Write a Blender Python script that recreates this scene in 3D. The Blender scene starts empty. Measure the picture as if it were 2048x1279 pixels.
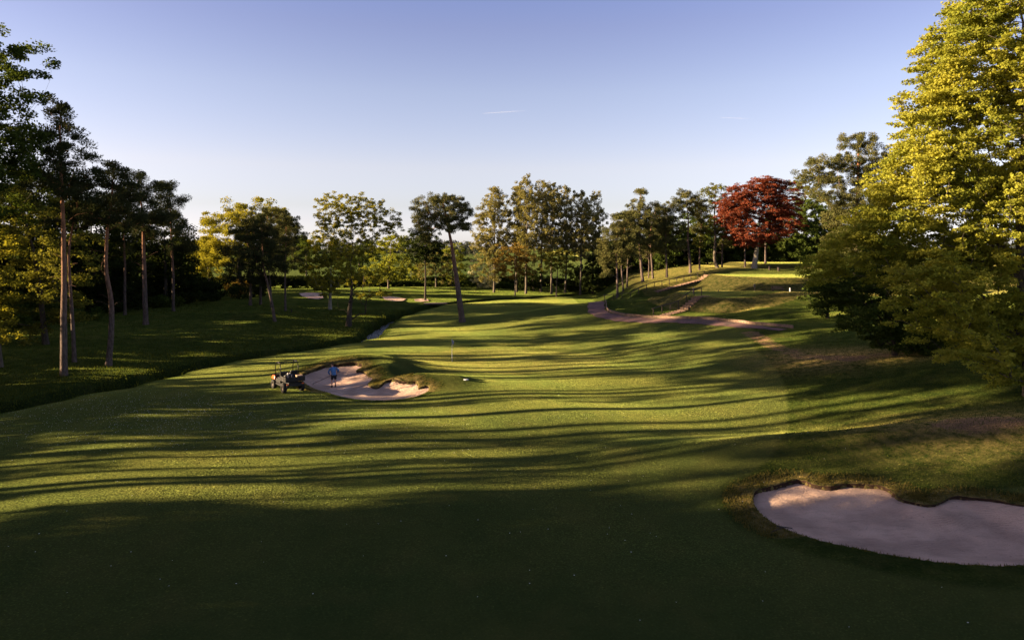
import bpy, bmesh, math, random
import numpy as np
from mathutils import Vector, Matrix, Euler
R = math.radians
scene = bpy.context.scene
COL = scene.collection
rng = np.random.default_rng(7)
random.seed(7)

# ------------------------------------------------------------ camera, sky, sun
FPX, CX, HZ, CAMZ = 1365.0, 1024.0, 495.0, 10.0      # photo: 2048 x 1279
cd = bpy.data.cameras.new('camera'); cam = bpy.data.objects.new('camera', cd); COL.objects.link(cam)
cd.sensor_width = 36; cd.lens = 36 * FPX / 2048
cam.location = (0, 0, CAMZ); cam.rotation_euler = (R(90), 0, 0)
cd.shift_y = -(639.5 - HZ) / 2048
cd.clip_start = 0.5; cd.clip_end = 30000
scene.camera = cam

SUN_EL, SUN_BACK = 11.0, 8.0        # elevation, degrees behind the camera plane (sun stands to the left)
w = bpy.data.worlds.new('World'); scene.world = w; w.use_nodes = True
nt = w.node_tree; nt.nodes.clear()
wo = nt.nodes.new('ShaderNodeOutputWorld'); bg = nt.nodes.new('ShaderNodeBackground')
sky = nt.nodes.new('ShaderNodeTexSky'); sky.sky_type = 'NISHITA'; sky.sun_disc = False
sky.sun_elevation = R(SUN_EL); sky.sun_rotation = R(270 - SUN_BACK)
sky.altitude = 0; sky.air_density = 1.0; sky.dust_density = 0.6; sky.ozone_density = 2.0
tc = nt.nodes.new('ShaderNodeTexCoord'); sp = nt.nodes.new('ShaderNodeSeparateXYZ')
ramp = nt.nodes.new('ShaderNodeValToRGB'); mul = nt.nodes.new('ShaderNodeMix')
mul.data_type = 'RGBA'; mul.blend_type = 'MULTIPLY'; mul.inputs[0].default_value = 1
nt.links.new(tc.outputs['Generated'], sp.inputs[0]); nt.links.new(sp.outputs['Z'], ramp.inputs[0])
nt.links.new(sky.outputs[0], mul.inputs[6]); nt.links.new(ramp.outputs[0], mul.inputs[7])
nt.links.new(mul.outputs[2], bg.inputs[0]); nt.links.new(bg.outputs[0], wo.inputs[0])
bg.inputs[1].default_value = 0.0855
SKY_STOPS = [(0.0, (.66, .70, 1.2)), (0.012, (.66, .70, 1.2)), (0.04, (.60, .55, .84)), (.06, (.585, .50, .655)), (.115, (.745, .545, .59)), (.22, (.75, .54, .572)), (.305, (.66, .47, .55)), (.34, (.62, .46, .57)), (0.6, (.60, .42, .45)), (1.0, (.6, .42, .42))]
el = ramp.color_ramp.elements
while len(el) < len(SKY_STOPS): el.new(0.5)
for e, (p, c) in zip(el, SKY_STOPS): e.position = p; e.color = (*c, 1)

sd = bpy.data.lights.new('sun', 'SUN'); sun = bpy.data.objects.new('sun', sd); COL.objects.link(sun)
sd.energy = 5.0; sd.angle = R(0.55); sd.color = (1.0, 0.74, 0.44)
sv = Vector((-math.cos(R(SUN_EL)) * math.cos(R(SUN_BACK)), -math.cos(R(SUN_EL)) * math.sin(R(SUN_BACK)), math.sin(R(SUN_EL))))
sun.rotation_euler = sv.to_track_quat('Z', 'Y').to_euler(); sun.location = (-60, -10, 40)
scene.view_settings.view_transform = 'Standard'; scene.view_settings.look = 'None'
scene.view_settings.exposure = 2.35; scene.view_settings.gamma = 1
scene.cycles.max_bounces = 5; scene.cycles.diffuse_bounces = 2; scene.cycles.transmission_bounces = 3
scene.cycles.transparent_max_bounces = 8
# ------------------------------------------------------------ the lie of the land
def sstep(a, b, x):
    t = np.clip((x - a) / (b - a), 0, 1); return t * t * (3 - 2 * t)
def smax(a, b, k=0.45): return 0.5 * (a + b + np.sqrt((a - b) ** 2 + k * k)) - 0.5 * k * np.exp(-np.abs(a - b) / k)
def flat(px, py, z=0.0):
    Y = (CAMZ - z) * FPX / (py - HZ); return ((px - CX) * Y / FPX, Y)
def dist_poly(X, Y, P, closed=False):
    """distance to a polyline, and the running parameter of the nearest point"""
    P = np.asarray(P, float); n = len(P)
    best = np.full(X.shape, 1e9); par = np.zeros(X.shape)
    for i in range(n if closed else n - 1):
        a = P[i]; b = P[(i + 1) % n]; d = b - a; L = d @ d + 1e-12
        t = np.clip(((X - a[0]) * d[0] + (Y - a[1]) * d[1]) / L, 0, 1)
        q = np.hypot(X - a[0] - t * d[0], Y - a[1] - t * d[1])
        m = q < best; best = np.where(m, q, best); par = np.where(m, i + t, par)
    return best, par
def inside(X, Y, P):
    P = np.asarray(P, float); r = np.zeros(X.shape, bool); n = len(P)
    for i in range(n):
        x1, y1 = P[i]; x2, y2 = P[(i + 1) % n]
        c = ((y1 > Y) != (y2 > Y)) & (X < (x2 - x1) * (Y - y1) / (y2 - y1 + 1e-12) + x1); r ^= c
    return r
def sdf(X, Y, P):
    d, _ = dist_poly(X, Y, P, True); return np.where(inside(X, Y, P), -d, d)
def smooth_line(P, it=2, closed=False):
    P = [np.array(p, float) for p in P]
    for _ in range(it):
        Q = []; n = len(P)
        rngi = range(n if closed else n - 1)
        if not closed: Q.append(P[0])
        for i in rngi:
            a, b = P[i], P[(i + 1) % n]; Q += [a * .75 + b * .25, a * .25 + b * .75]
        if not closed: Q.append(P[-1])
        P = Q
    return np.array(P)

BROOK = smooth_line([(60, 190), (30, 160), (4, 138), (-9, 128), (-14.3, 118.5), (-16.2, 107), (-17.8, 97), (-17.4, 88), (-16.3, 79.5), (-17.8, 74),
                     (-19.8, 70), (-22.8, 66.8), (-25.3, 63.5), (-26.8, 60.2), (-27.8, 57), (-28.4, 53.5), (-29.4, 49), (-31, 45.5),
                     (-32.5, 42), (-35, 37), (-38, 30), (-44, 18), (-52, 0), (-60, -40)], 2)
BROOK[:, 0] += (.32 * np.sin(1.3 * BROOK[:, 1]) + .18 * np.sin(3.1 * BROOK[:, 1])) * (BROOK[:, 1] < 120)
GAUSS = [(1.15, -12.6, 56.6, 4.6, 2.0), (.78, -7.3, 49.8, 2.6, 1.2), (0.75, -10.0, 53.6, 1.5, 1.6), (0.38, -4.3, 49.6, 1.9, 2.0),
         (0.35, -16.5, 53.5, 2.2, 2.4), (0.7, 14.5, 33.0, 9.0, 2.2), (0.8, -34, 92, 9, 5), (0.5, -22, 118, 9, 4), (0.3, 30, 28, 8, 6)]
M1 = [(22, 93), (23.2, 87), (26, 83.5), (31, 86), (36, 88), (52, 88), (52, 98), (24, 98)]
M1B = [(31, 89.5), (36, 87.5), (50, 86)]
M2 = [(33.5, 106), (38, 101), (62, 100), (62, 118), (33, 117)]
M3 = [(46, 122), (64, 120), (64, 145), (46, 145)]
def T0(X, Y):
    X = np.asarray(X, float); Y = np.asarray(Y, float)
    z = 0.10 * np.sin(X * .21 + 1.3) * np.sin(Y * .17) + 0.07 * np.sin(X * .45 + Y * .31) + 0.05 * np.sin(X * .13 - Y * .6)
    z = z * sstep(10, 30, np.abs(Y) + np.abs(X))
    x0 = np.interp(Y, [0, 20, 45, 62, 74, 84, 93, 98, 104, 112, 130], [19, 17, 14.5, 12.5, 9, 1.5, -6.5, -5, 3, 14, 30])
    u = (X - x0) * .155
    rise = np.log1p(np.exp(np.clip(u * 2.2, -30, 30))) / 2.2
    cap = np.interp(Y, [0, 60, 80, 100, 130], [4.2, 3.6, 3.0, 3.4, 2.2])
    rise = cap * np.tanh(rise / cap)
    z = z + rise
    for A, cx, cy, sx, sy in GAUSS:
        z = z + A * np.exp(-((X - cx) / sx) ** 2 - ((Y - cy) / sy) ** 2)
    # wooded hill behind the hand-rail ridge
    Yr = np.where(X < 13, 99, np.minimum(99 + (X - 13) * .86, 116))
    H2 = np.clip(2.55 + 0.148 * (X - 13), 0, 6.3) * sstep(0, 9, X - .115 * np.maximum(Y, 96))
    H2 = H2 * sstep(260, 160, Y)
    d = np.maximum(Yr - Y, 0)
    z = smax(z, H2 - d * .30, .5)
    for P, h, s in ((M1, 3.75, .42), (M2, 5.55, .45), (M3, 6.95, .26)):
        z = smax(z, h - s * np.maximum(sdf(X, Y, P), 0), .35)
    d, _ = dist_poly(X, Y, M1B)
    z = smax(z, 4.35 - .14 * d - .012 * d * d, .3)
    # left bank, woodland floor
    db, _ = dist_poly(X, Y, BROOK)
    left = sstep(2, 30, db) * (X < np.interp(Y, BROOK[::-1, 1], BROOK[::-1, 0]))
    z = z + 0.9 * left
    z = z + 0.0 * Y
    z = z - 1.35 * np.exp(-(db / 1.05) ** 4) - .25 * np.exp(-(db / 2.2) ** 2)
    # far country
    z = z + 3.0 * sstep(420, 1400, Y) * np.sin(X * .002 + 1.2)
    return z
def ray(px, py, f=None, y0=12, y1=260):
    f = f or T0
    Y = np.linspace(y0, y1, 6000); X = (px - CX) * Y / FPX; Z = CAMZ - (py - HZ) * Y / FPX
    h = f(X, Y) - Z; k = np.argmax(h > 0)
    if h[k] <= 0: return float(X[-1]), float(Y[-1]), float(f(X[-1:], Y[-1:])[0])
    return float(X[k]), float(Y[k]), float(f(X[k:k+1], Y[k:k+1])[0])
def to_px(X, Y, Z): return (CX + X * FPX / Y, HZ + (CAMZ - Z) * FPX / Y)

BK1_PX = [(601, 752), (612, 745), (626, 740), (640, 733.5), (653, 729), (666, 727), (680, 728.5), (690, 726.5), (704, 723.5), (718, 725.5), (727, 729), (722, 735),
          (713, 740), (711, 743), (722, 741), (731, 744), (735, 750), (741, 753), (747, 754), (742, 761), (735, 767), (741, 774), (755, 776), (763, 769), (773, 760), (784, 757), (800, 760),
          (812, 764), (824, 762), (834, 761), (837, 768), (837, 776), (845, 774), (855, 769), (861, 778), (852, 785), (838, 791), (822, 795), (805, 798), (781, 800), (755, 801),
          (714, 799), (690, 795), (673, 791), (652, 784), (632, 779), (616, 771), (606, 763)]
BK2_PX = [(1504, 990), (1510, 979), (1530, 975), (1560, 967), (1592, 958), (1612, 961), (1634, 970), (1665, 972), (1692, 966), (1730, 968), (1765, 970), (1782, 980), (1800, 996),
          (1826, 1005), (1862, 1011), (1885, 1003), (1905, 990), (1950, 995), (1990, 998), (2020, 1006), (2060, 1012), (2120, 1012), (2190, 1020), (2230, 1045), (2235, 1085), (2190, 1120),
          (2120, 1132), (2048, 1133), (1985, 1132), (1900, 1128), (1840, 1120), (1770, 1110), (1700, 1095), (1640, 1083), (1590, 1066), (1550, 1050), (1522, 1030), (1506, 1010)]
def resample(P, step):
    P = np.vstack([P, P[:1]]); s = np.r_[0, np.cumsum(np.hypot(*np.diff(P, axis=0).T))]
    n = int(s[-1] / step); t = np.linspace(0, s[-1], n, endpoint=False)
    return np.c_[np.interp(t, s, P[:, 0]), np.interp(t, s, P[:, 1])]
def outline(pxs, it, step):
    P = np.array([ray(*p)[:2] for p in pxs]); return resample(smooth_line(P, it, True), step)
BK1 = outline(BK1_PX, 1, .12); BK2 = outline(BK2_PX, 2, .10)
def sand(X, Y, P, floor, w, lipk):
    d = np.maximum(-sdf(X, Y, P), 0); t = T0(X, Y)
    lip = np.clip(.04 + lipk * (t - floor - .25), .03, .45)
    return (t - lip) * (1 - sstep(0, w, d)) + (floor + .18 * (t - floor)) * sstep(0, w, d)
SAND = [(BK1, -.35, 2.1, .28), (BK2, None, 1.7, .30)]
def sandz(i, X, Y):
    P, fl, w_, lk = SAND[i]
    if i == 0: return sand(X, Y, P, fl, w_, lk)
    fl = -.15 + .03 * (Y - 24) + .03 * (X - 10)
    d = np.maximum(-sdf(X, Y, P), 0); t = T0(X, Y)
    lip = .04 + .13 * sstep(24.5, 27.5, Y)
    return (t - lip) * (1 - sstep(0, w_, d)) + np.minimum(fl, t - lip) * sstep(0, w_, d)
def T(X, Y):
    X = np.asarray(X, float); Y = np.asarray(Y, float); z = T0(X, Y)
    for i, (P, fl, w_, lk) in enumerate(SAND):
        x0, y0 = P.min(0) - .5; x1, y1 = P.max(0) + .5
        m = (X > x0) & (X < x1) & (Y > y0) & (Y < y1)
        if m.any():
            xs, ys = X[m], Y[m]; s = sdf(xs, ys, P)
            zz = z[m]; zz = np.where(s < 0, sandz(i, xs, ys) - .35, zz); z[m] = zz
    return z
def gz(x, y): return float(T0(np.array([x]), np.array([y]))[0])
# ------------------------------------------------------------ helpers: tagging, meshes, materials
def tag(o, label=None, cat=None, group=None, kind=None):
    if label: o['label'] = label
    if cat: o['category'] = cat
    if group: o['group'] = group
    if kind: o['kind'] = kind
    return o
def empty(name, loc, rz=0.0):
    o = bpy.data.objects.new(name, None); o.location = loc; o.rotation_euler = (0, 0, rz); o.empty_display_size = .3
    COL.objects.link(o); return o
def link(name, me, mat=None, parent=None, smooth=False):
    o = bpy.data.objects.new(name, me); COL.objects.link(o)
    if mat is not None:
        for m in (mat if isinstance(mat, (list, tuple)) else [mat]): me.materials.append(m)
    if parent is not None: o.parent = parent
    if smooth: me.polygons.foreach_set('use_smooth', np.ones(len(me.polygons), bool))
    return o
def np_mesh(name, V, F, attrs=None, mi=None):
    """V (n,3), F (m,k) faces all of k corners"""
    V = np.ascontiguousarray(V, np.float32).reshape(-1, 3); F = np.ascontiguousarray(F, np.int32); k = F.shape[1]
    me = bpy.data.meshes.new(name)
    me.vertices.add(len(V)); me.vertices.foreach_set('co', V.ravel())
    me.loops.add(F.size); me.loops.foreach_set('vertex_index', F.ravel())
    me.polygons.add(len(F)); me.polygons.foreach_set('loop_start', np.arange(0, F.size, k, dtype=np.int32))
    me.polygons.foreach_set('loop_total', np.full(len(F), k, np.int32))
    if mi is not None: me.polygons.foreach_set('material_index', np.asarray(mi, np.int32))
    for nm, a in (attrs or {}).items():
        a = np.asarray(a, np.float32)
        if a.ndim == 1:
            at = me.attributes.new(nm, 'FLOAT', 'POINT'); at.data.foreach_set('value', a)
        else:
            at = me.attributes.new(nm, 'FLOAT_COLOR', 'POINT'); at.data.foreach_set('color', np.c_[a, np.ones(len(a))].astype(np.float32).ravel())
    me.update(); me.validate(); return me
class NB:
    def __init__(s, name):
        s.m = bpy.data.materials.new(name); s.m.use_nodes = True; s.t = s.m.node_tree; s.t.nodes.clear()
        s.out = s.n('ShaderNodeOutputMaterial')
    def n(s, ty, **kw):
        x = s.t.nodes.new(ty)
        for k, v in kw.items(): setattr(x, k, v)
        return x
    def l(s, a, b): s.t.links.new(a, b)
    def val(s, sock, v):
        if hasattr(v, 'is_linked'): s.l(v, sock)
        else: sock.default_value = v
    def math(s, op, a, b=0.0, c=None, clamp=False):
        x = s.n('ShaderNodeMath', operation=op, use_clamp=clamp); s.val(x.inputs[0], a); s.val(x.inputs[1], b)
        if c is not None: s.val(x.inputs[2], c)
        return x.outputs[0]
    def mix(s, f, a, b, blend='MIX'):
        x = s.n('ShaderNodeMix', data_type='RGBA', blend_type=blend); s.val(x.inputs[0], f)
        s.val(x.inputs[6], a if hasattr(a, 'is_linked') else (*a, 1)); s.val(x.inputs[7], b if hasattr(b, 'is_linked') else (*b, 1))
        return x.outputs[2]
    def pos(s): return s.n('ShaderNodeNewGeometry').outputs['Position']
    def obj(s): return s.n('ShaderNodeTexCoord').outputs['Object']
    def scale(s, v, sc):
        x = s.n('ShaderNodeVectorMath', operation='MULTIPLY'); s.l(v, x.inputs[0]); x.inputs[1].default_value = sc; return x.outputs[0]
    def noise(s, v, sc, det=3, rough=.55, out='Fac'):
        x = s.n('ShaderNodeTexNoise'); s.l(v, x.inputs['Vector']); x.inputs['Scale'].default_value = sc
        x.inputs['Detail'].default_value = det; x.inputs['Roughness'].default_value = rough; return x.outputs[out]
    def rng(s, v, a, b, c=0.0, d=1.0):
        x = s.n('ShaderNodeMapRange'); s.l(v, x.inputs[0])
        for i, k in enumerate((a, b, c, d)): x.inputs[i + 1].default_value = k
        return x.outputs[0]
    def attr(s, nm): return s.n('ShaderNodeAttribute', attribute_name=nm)
    def bump(s, h, dist, st=1.0):
        x = s.n('ShaderNodeBump'); s.l(h, x.inputs['Height']); x.inputs['Distance'].default_value = dist; x.inputs['Strength'].default_value = st
        return x.outputs[0]
    def principled(s, col, rough=.6, normal=None, metal=0, spec=.5):
        x = s.n('ShaderNodeBsdfPrincipled'); s.val(x.inputs['Base Color'], col if hasattr(col, 'is_linked') else (*col, 1))
        s.val(x.inputs['Roughness'], rough); x.inputs['Metallic'].default_value = metal; x.inputs['Specular IOR Level'].default_value = spec
        if normal is not None: s.l(normal, x.inputs['Normal'])
        s.l(x.outputs[0], s.out.inputs[0]); return s.m
def plain(name, c, rough=.6, metal=0.0, var=.25, sc=6.0, spec=.4, bump=0.0):
    b = NB(name); n = b.noise(b.obj(), sc, 4)
    col = b.mix(b.rng(n, .3, .7), tuple(v * (1 - var) for v in c), tuple(min(1, v * (1 + var)) for v in c))
    nrm = b.bump(b.noise(b.obj(), sc * 6, 3), bump) if bump else None
    return b.principled(col, rough, nrm, metal, spec)
def blade_normal(b, scale, k, up=1.0):
    """mown grass is a pile of near-upright blades: a random blade normal per few centimetres"""
    g = b.n('ShaderNodeNewGeometry')
    x = b.n('ShaderNodeTexNoise'); b.l(g.outputs['Position'], x.inputs['Vector']); x.inputs['Scale'].default_value = scale
    x.inputs['Detail'].default_value = 1.5
    v = b.n('ShaderNodeVectorMath', operation='SUBTRACT'); b.l(x.outputs['Color'], v.inputs[0]); v.inputs[1].default_value = (.5, .5, .5)
    v2 = b.n('ShaderNodeVectorMath', operation='MULTIPLY'); b.l(v.outputs[0], v2.inputs[0]); v2.inputs[1].default_value = (k, k, k * .2)
    nn = b.n('ShaderNodeVectorMath', operation='SCALE'); b.l(g.outputs['Normal'], nn.inputs[0]); nn.inputs['Scale'].default_value = up
    a = b.n('ShaderNodeVectorMath', operation='ADD'); b.l(nn.outputs[0], a.inputs[0]); b.l(v2.outputs[0], a.inputs[1])
    nz = b.n('ShaderNodeVectorMath', operation='NORMALIZE'); b.l(a.outputs[0], nz.inputs[0]); return nz.outputs[0]
def grass_mat():
    b = NB('turf'); p = b.pos(); z = b.attr('zone'); sepn = b.n('ShaderNodeSeparateColor'); b.l(z.outputs['Color'], sepn.inputs[0])
    rough, dirt, dry = sepn.outputs[0], sepn.outputs[1], sepn.outputs[2]
    big = b.rng(b.noise(p, .11, 4, .6), .35, .65); mid = b.rng(b.noise(p, 1.1, 4, .65), .3, .7); fine = b.rng(b.noise(p, 9, 3, .7), .3, .7)
    fair = b.mix(big, (.038, .052, .015), (.056, .062, .017))
    fair = b.mix(b.math('MULTIPLY', mid, .55), fair, (.033, .042, .012))
    ro = b.mix(mid, (.013, .023, .006), (.036, .046, .011))
    c = b.mix(rough, fair, ro)
    c = b.mix(b.math('MULTIPLY', fine, b.math('ADD', .28, b.math('MULTIPLY', rough, .4))), c, b.mix(1.0, c, (.45, .5, .4), 'MULTIPLY'))
    st = b.n('ShaderNodeSeparateXYZ'); b.l(p, st.inputs[0])       # faint mower stripes running up the fairway
    sw = b.math('SINE', b.math('ADD', b.math('MULTIPLY', st.outputs['X'], 1.15), b.math('MULTIPLY', st.outputs['Y'], .36)))
    sw = b.math('MULTIPLY', b.rng(sw, -.25, .25), b.math('SUBTRACT', 1.0, rough, clamp=True)); c = b.mix(b.math('MULTIPLY', sw, .16), c, b.mix(1.0, c, (.6, .72, .7), 'MULTIPLY'))
    blot = b.rng(b.noise(p, .45, 5, .7), .50, .68); c = b.mix(b.math('MULTIPLY', blot, .35), c, (.060, .058, .018))
    dd = b.math('MULTIPLY', dry, b.rng(b.noise(p, 2.2, 4, .7), .35, .6), clamp=True)
    c = b.mix(dd, c, (.17, .125, .05))
    di = b.rng(b.math('ADD', dirt, b.math('MULTIPLY', b.math('SUBTRACT', b.noise(p, 1.6, 5, .7), .5), 1.1)), .42, .62)
    c = b.mix(b.math('MULTIPLY', b.math('MULTIPLY', di, .8), b.math('GREATER_THAN', dirt, .05)), c, (.105, .066, .045))
    nrm = blade_normal(b, 17, 1.2)
    # a mown sward is a dense pile of blades: fibre (sheen) scattering catches low sun at grazing angles
    x = b.n('ShaderNodeBsdfPrincipled'); b.l(c, x.inputs['Base Color']); x.inputs['Roughness'].default_value = 1; x.inputs['Specular IOR Level'].default_value = 0
    b.l(nrm, x.inputs['Normal']); x.inputs['Sheen Weight'].default_value = SHEEN; x.inputs['Sheen Roughness'].default_value = .27
    b.l(b.mix(1.0, c, (8.5, 8.0, 6.5), 'MULTIPLY'), x.inputs['Sheen Tint'])
    b.l(x.outputs[0], b.out.inputs[0]); return b.m
SHEEN = .40
def sand_mat():
    b = NB('bunker_sand'); p = b.pos()
    n1 = b.rng(b.noise(p, .8, 5, .6), .3, .7); n2 = b.rng(b.noise(p, 14, 4, .7), .3, .7)
    c = b.mix(n1, (.60, .40, .295), (.76, .535, .40)); c = b.mix(b.math('MULTIPLY', n2, .4), c, (.46, .31, .235)); c = b.mix(b.rng(b.noise(b.scale(p, (.5, 2, 1)), 2.0, 5, .75), .52, .66, 0, .5), c, (.42, .28, .21))
    sp_ = b.rng(b.noise(p, 7, 2, .6), .72, .75); c = b.mix(b.math('MULTIPLY', sp_, .6), c, (.12, .085, .065))
    wv = b.n('ShaderNodeTexWave', wave_type='RINGS', rings_direction='Z'); wv.inputs['Scale'].default_value = 2.6; wv.inputs['Distortion'].default_value = 5
    wv.inputs['Detail'].default_value = 1; wv.inputs['Detail Scale'].default_value = .25; b.l(b.scale(p, (1, 1.3, 0)), wv.inputs['Vector'])
    msk = b.rng(b.noise(p, .55, 2, .5), .45, .6)
    c = b.mix(b.math('MULTIPLY', b.math('MULTIPLY', wv.outputs['Fac'], msk), .38), c, (.30, .20, .155))  # rake lines darkened in the colour, standing in for relief shading
    h = b.math('ADD', b.math('MULTIPLY', b.math('MULTIPLY', wv.outputs['Fac'], msk), 1.3), b.math('ADD', n2, b.math('MULTIPLY', n1, 3.0)))
    return b.principled(c, .95, b.bump(h, .05, 1.0), 0, .15)
M = {}
M['turf'] = grass_mat(); M['sand'] = sand_mat()
def soil_mat():
    b = NB('dark_soil'); p = b.pos(); c = b.mix(b.rng(b.noise(p, 9, 4), .3, .7), (.022, .014, .010), (.06, .036, .024))
    return b.principled(c, 1.0, b.bump(b.noise(p, 25, 4), .05), 0, .1)
M['soil'] = soil_mat()
def path_mat():
    b = NB('path_gravel'); p = b.pos(); c = b.mix(b.rng(b.noise(p, 5, 5, .7), .3, .7), (.135, .07, .058), (.22, .125, .105))
    c = b.mix(b.rng(b.noise(p, .7, 4), .45, .65), c, (.09, .062, .052)); c = b.mix(b.rng(b.noise(p, 2.3, 4, .7), .58, .66, 0, .7), c, (.05, .05, .025))
    return b.principled(c, .95, b.bump(b.noise(p, 30, 3), .02), 0, .2)
M['path'] = path_mat()

# ------------------------------------------------------------ ground sheet
def axis(segs, lo, hi, g=1.16):
    a = [segs[0][0]]
    for x0, x1, st in segs:
        n = max(1, int(round((x1 - x0) / st))); a += list(np.linspace(x0, x1, n + 1)[1:])
    st = segs[-1][2]
    while a[-1] < hi: st *= g; a.append(a[-1] + st)
    st = segs[0][2]; pre = []; x = a[0]
    while x > lo: st *= g; x -= st; pre.append(x)
    return np.array(pre[::-1] + a)
GX = axis([(-62, -20, .4), (-20, -16.5, .25), (-16.5, -5.3, .13), (-5.3, 9, .35), (9, 21, .11), (21, 46, .35), (46, 80, .8)], -3500, 3500)
GY = axis([(-40, 14, 2), (14, 20, .3), (20, 29.2, .11), (29.2, 44.6, .3), (44.6, 56, .13), (56, 122, .33), (122, 200, 1.0)], -60, 5000)
XX, YY = np.meshgrid(GX, GY); xf, yf = XX.ravel(), YY.ravel(); zf = T(xf, yf)
# left bank lumps and banks
db, _ = dist_poly(xf, yf, BROOK)
bx = np.interp(yf, BROOK[::-1, 1], BROOK[::-1, 0])
leftm = (xf < bx) & (yf < 175)
MOW = smooth_line([ray(1440, 1010)[:2], ray(1500, 945)[:2], ray(1556, 905)[:2], ray(1578, 850)[:2], ray(1574, 800)[:2], ray(1568, 760)[:2], ray(1540, 725)[:2], ray(1500, 690)[:2], (25, 70), (24, 76), (16, 80), (12, 90), (12, 96)], 2)
mowx = np.interp(yf, MOW[:, 1], MOW[:, 0], left=MOW[0, 0], right=MOW[-1, 0])
roughz = sstep(-.15, .15, xf - mowx) * (yf > MOW[0, 1]) * (yf < 175)
d2 = sdf(xf, yf, BK2); d1 = sdf(xf, yf, BK1)
roughz = np.maximum(roughz, sstep(1.5, .9, d2)); roughz = np.maximum(roughz, sstep(1.2, .8, d1) * sstep(45.5, 48, yf))
roughz = np.maximum(roughz, leftm * sstep(.2, 1, db)); roughz = np.maximum(roughz, sstep(2.2, 1.8, db))
top = np.maximum(np.maximum(sdf(xf, yf, M1) < -.8, sdf(xf, yf, M2) < -1), sdf(xf, yf, M3) < -1)
roughz = np.where(top, 0, roughz)
roughz = np.where(yf > 180, .25, roughz)
def blob(cx, cy, rx, ry, a=1.0): return a * np.exp(-((xf - cx) / rx) ** 2 - ((yf - cy) / ry) ** 2)
P0 = ray(1500, 665); P1_ = ray(1600, 712); P2_ = ray(1740, 712); P3_ = ray(1960, 845)
wd, _ = dist_poly(xf, yf, [P0[:2], P1_[:2], (P1_[0] + 2.5, P1_[1] - 2.5)])
dirt = .56 * sstep(1.9, .3, wd) + blob(P3_[0], P3_[1], 3.2, 1.5, .85) + blob(P2_[0] + 1, P2_[1], 2.5, 1.6, .6)
dirt = np.maximum(dirt, sstep(.85, .45, db) * 1.0 * (yf < 150))
dry = blob(P2_[0], P2_[1], 5, 3, .9) + blob(P1_[0], P1_[1], 3.5, 3, .7) + blob(P3_[0], P3_[1], 6, 3, .7) + .9 * sstep(1.1, .2, d2) * (yf > 23.6) + .6 * sstep(1.0, .2, d1) * (yf > 47)
GREEN = (-1.0, 61.0, 9.5, 6.5); gq = np.hypot((xf - GREEN[0]) / GREEN[2], (yf - GREEN[1]) / GREEN[3])
dry = np.maximum(dry, .12 * sstep(1.02, .99, gq)); dry = np.maximum(dry, .32 * (yf > 96) * (xf > 20) * (~top) * sstep(2, 4, zf))
dry = np.maximum(dry, .4 * (sdf(xf, yf, M1) > -.5) * (sdf(xf, yf, M1) < 3.5) * (yf < 97))
nx, ny = len(GX), len(GY); idx = np.arange(nx * ny).reshape(ny, nx)
F = np.stack([idx[:-1, :-1], idx[:-1, 1:], idx[1:, 1:], idx[1:, :-1]], -1).reshape(-1, 4)
me = np_mesh('ground', np.c_[xf, yf, zf], F, {'zone': np.c_[roughz, np.clip(dirt, 0, 1), np.clip(dry, 0, 1)]})
ground = link('ground', me, M['turf'], smooth=True); tag(ground, kind='structure')

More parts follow.
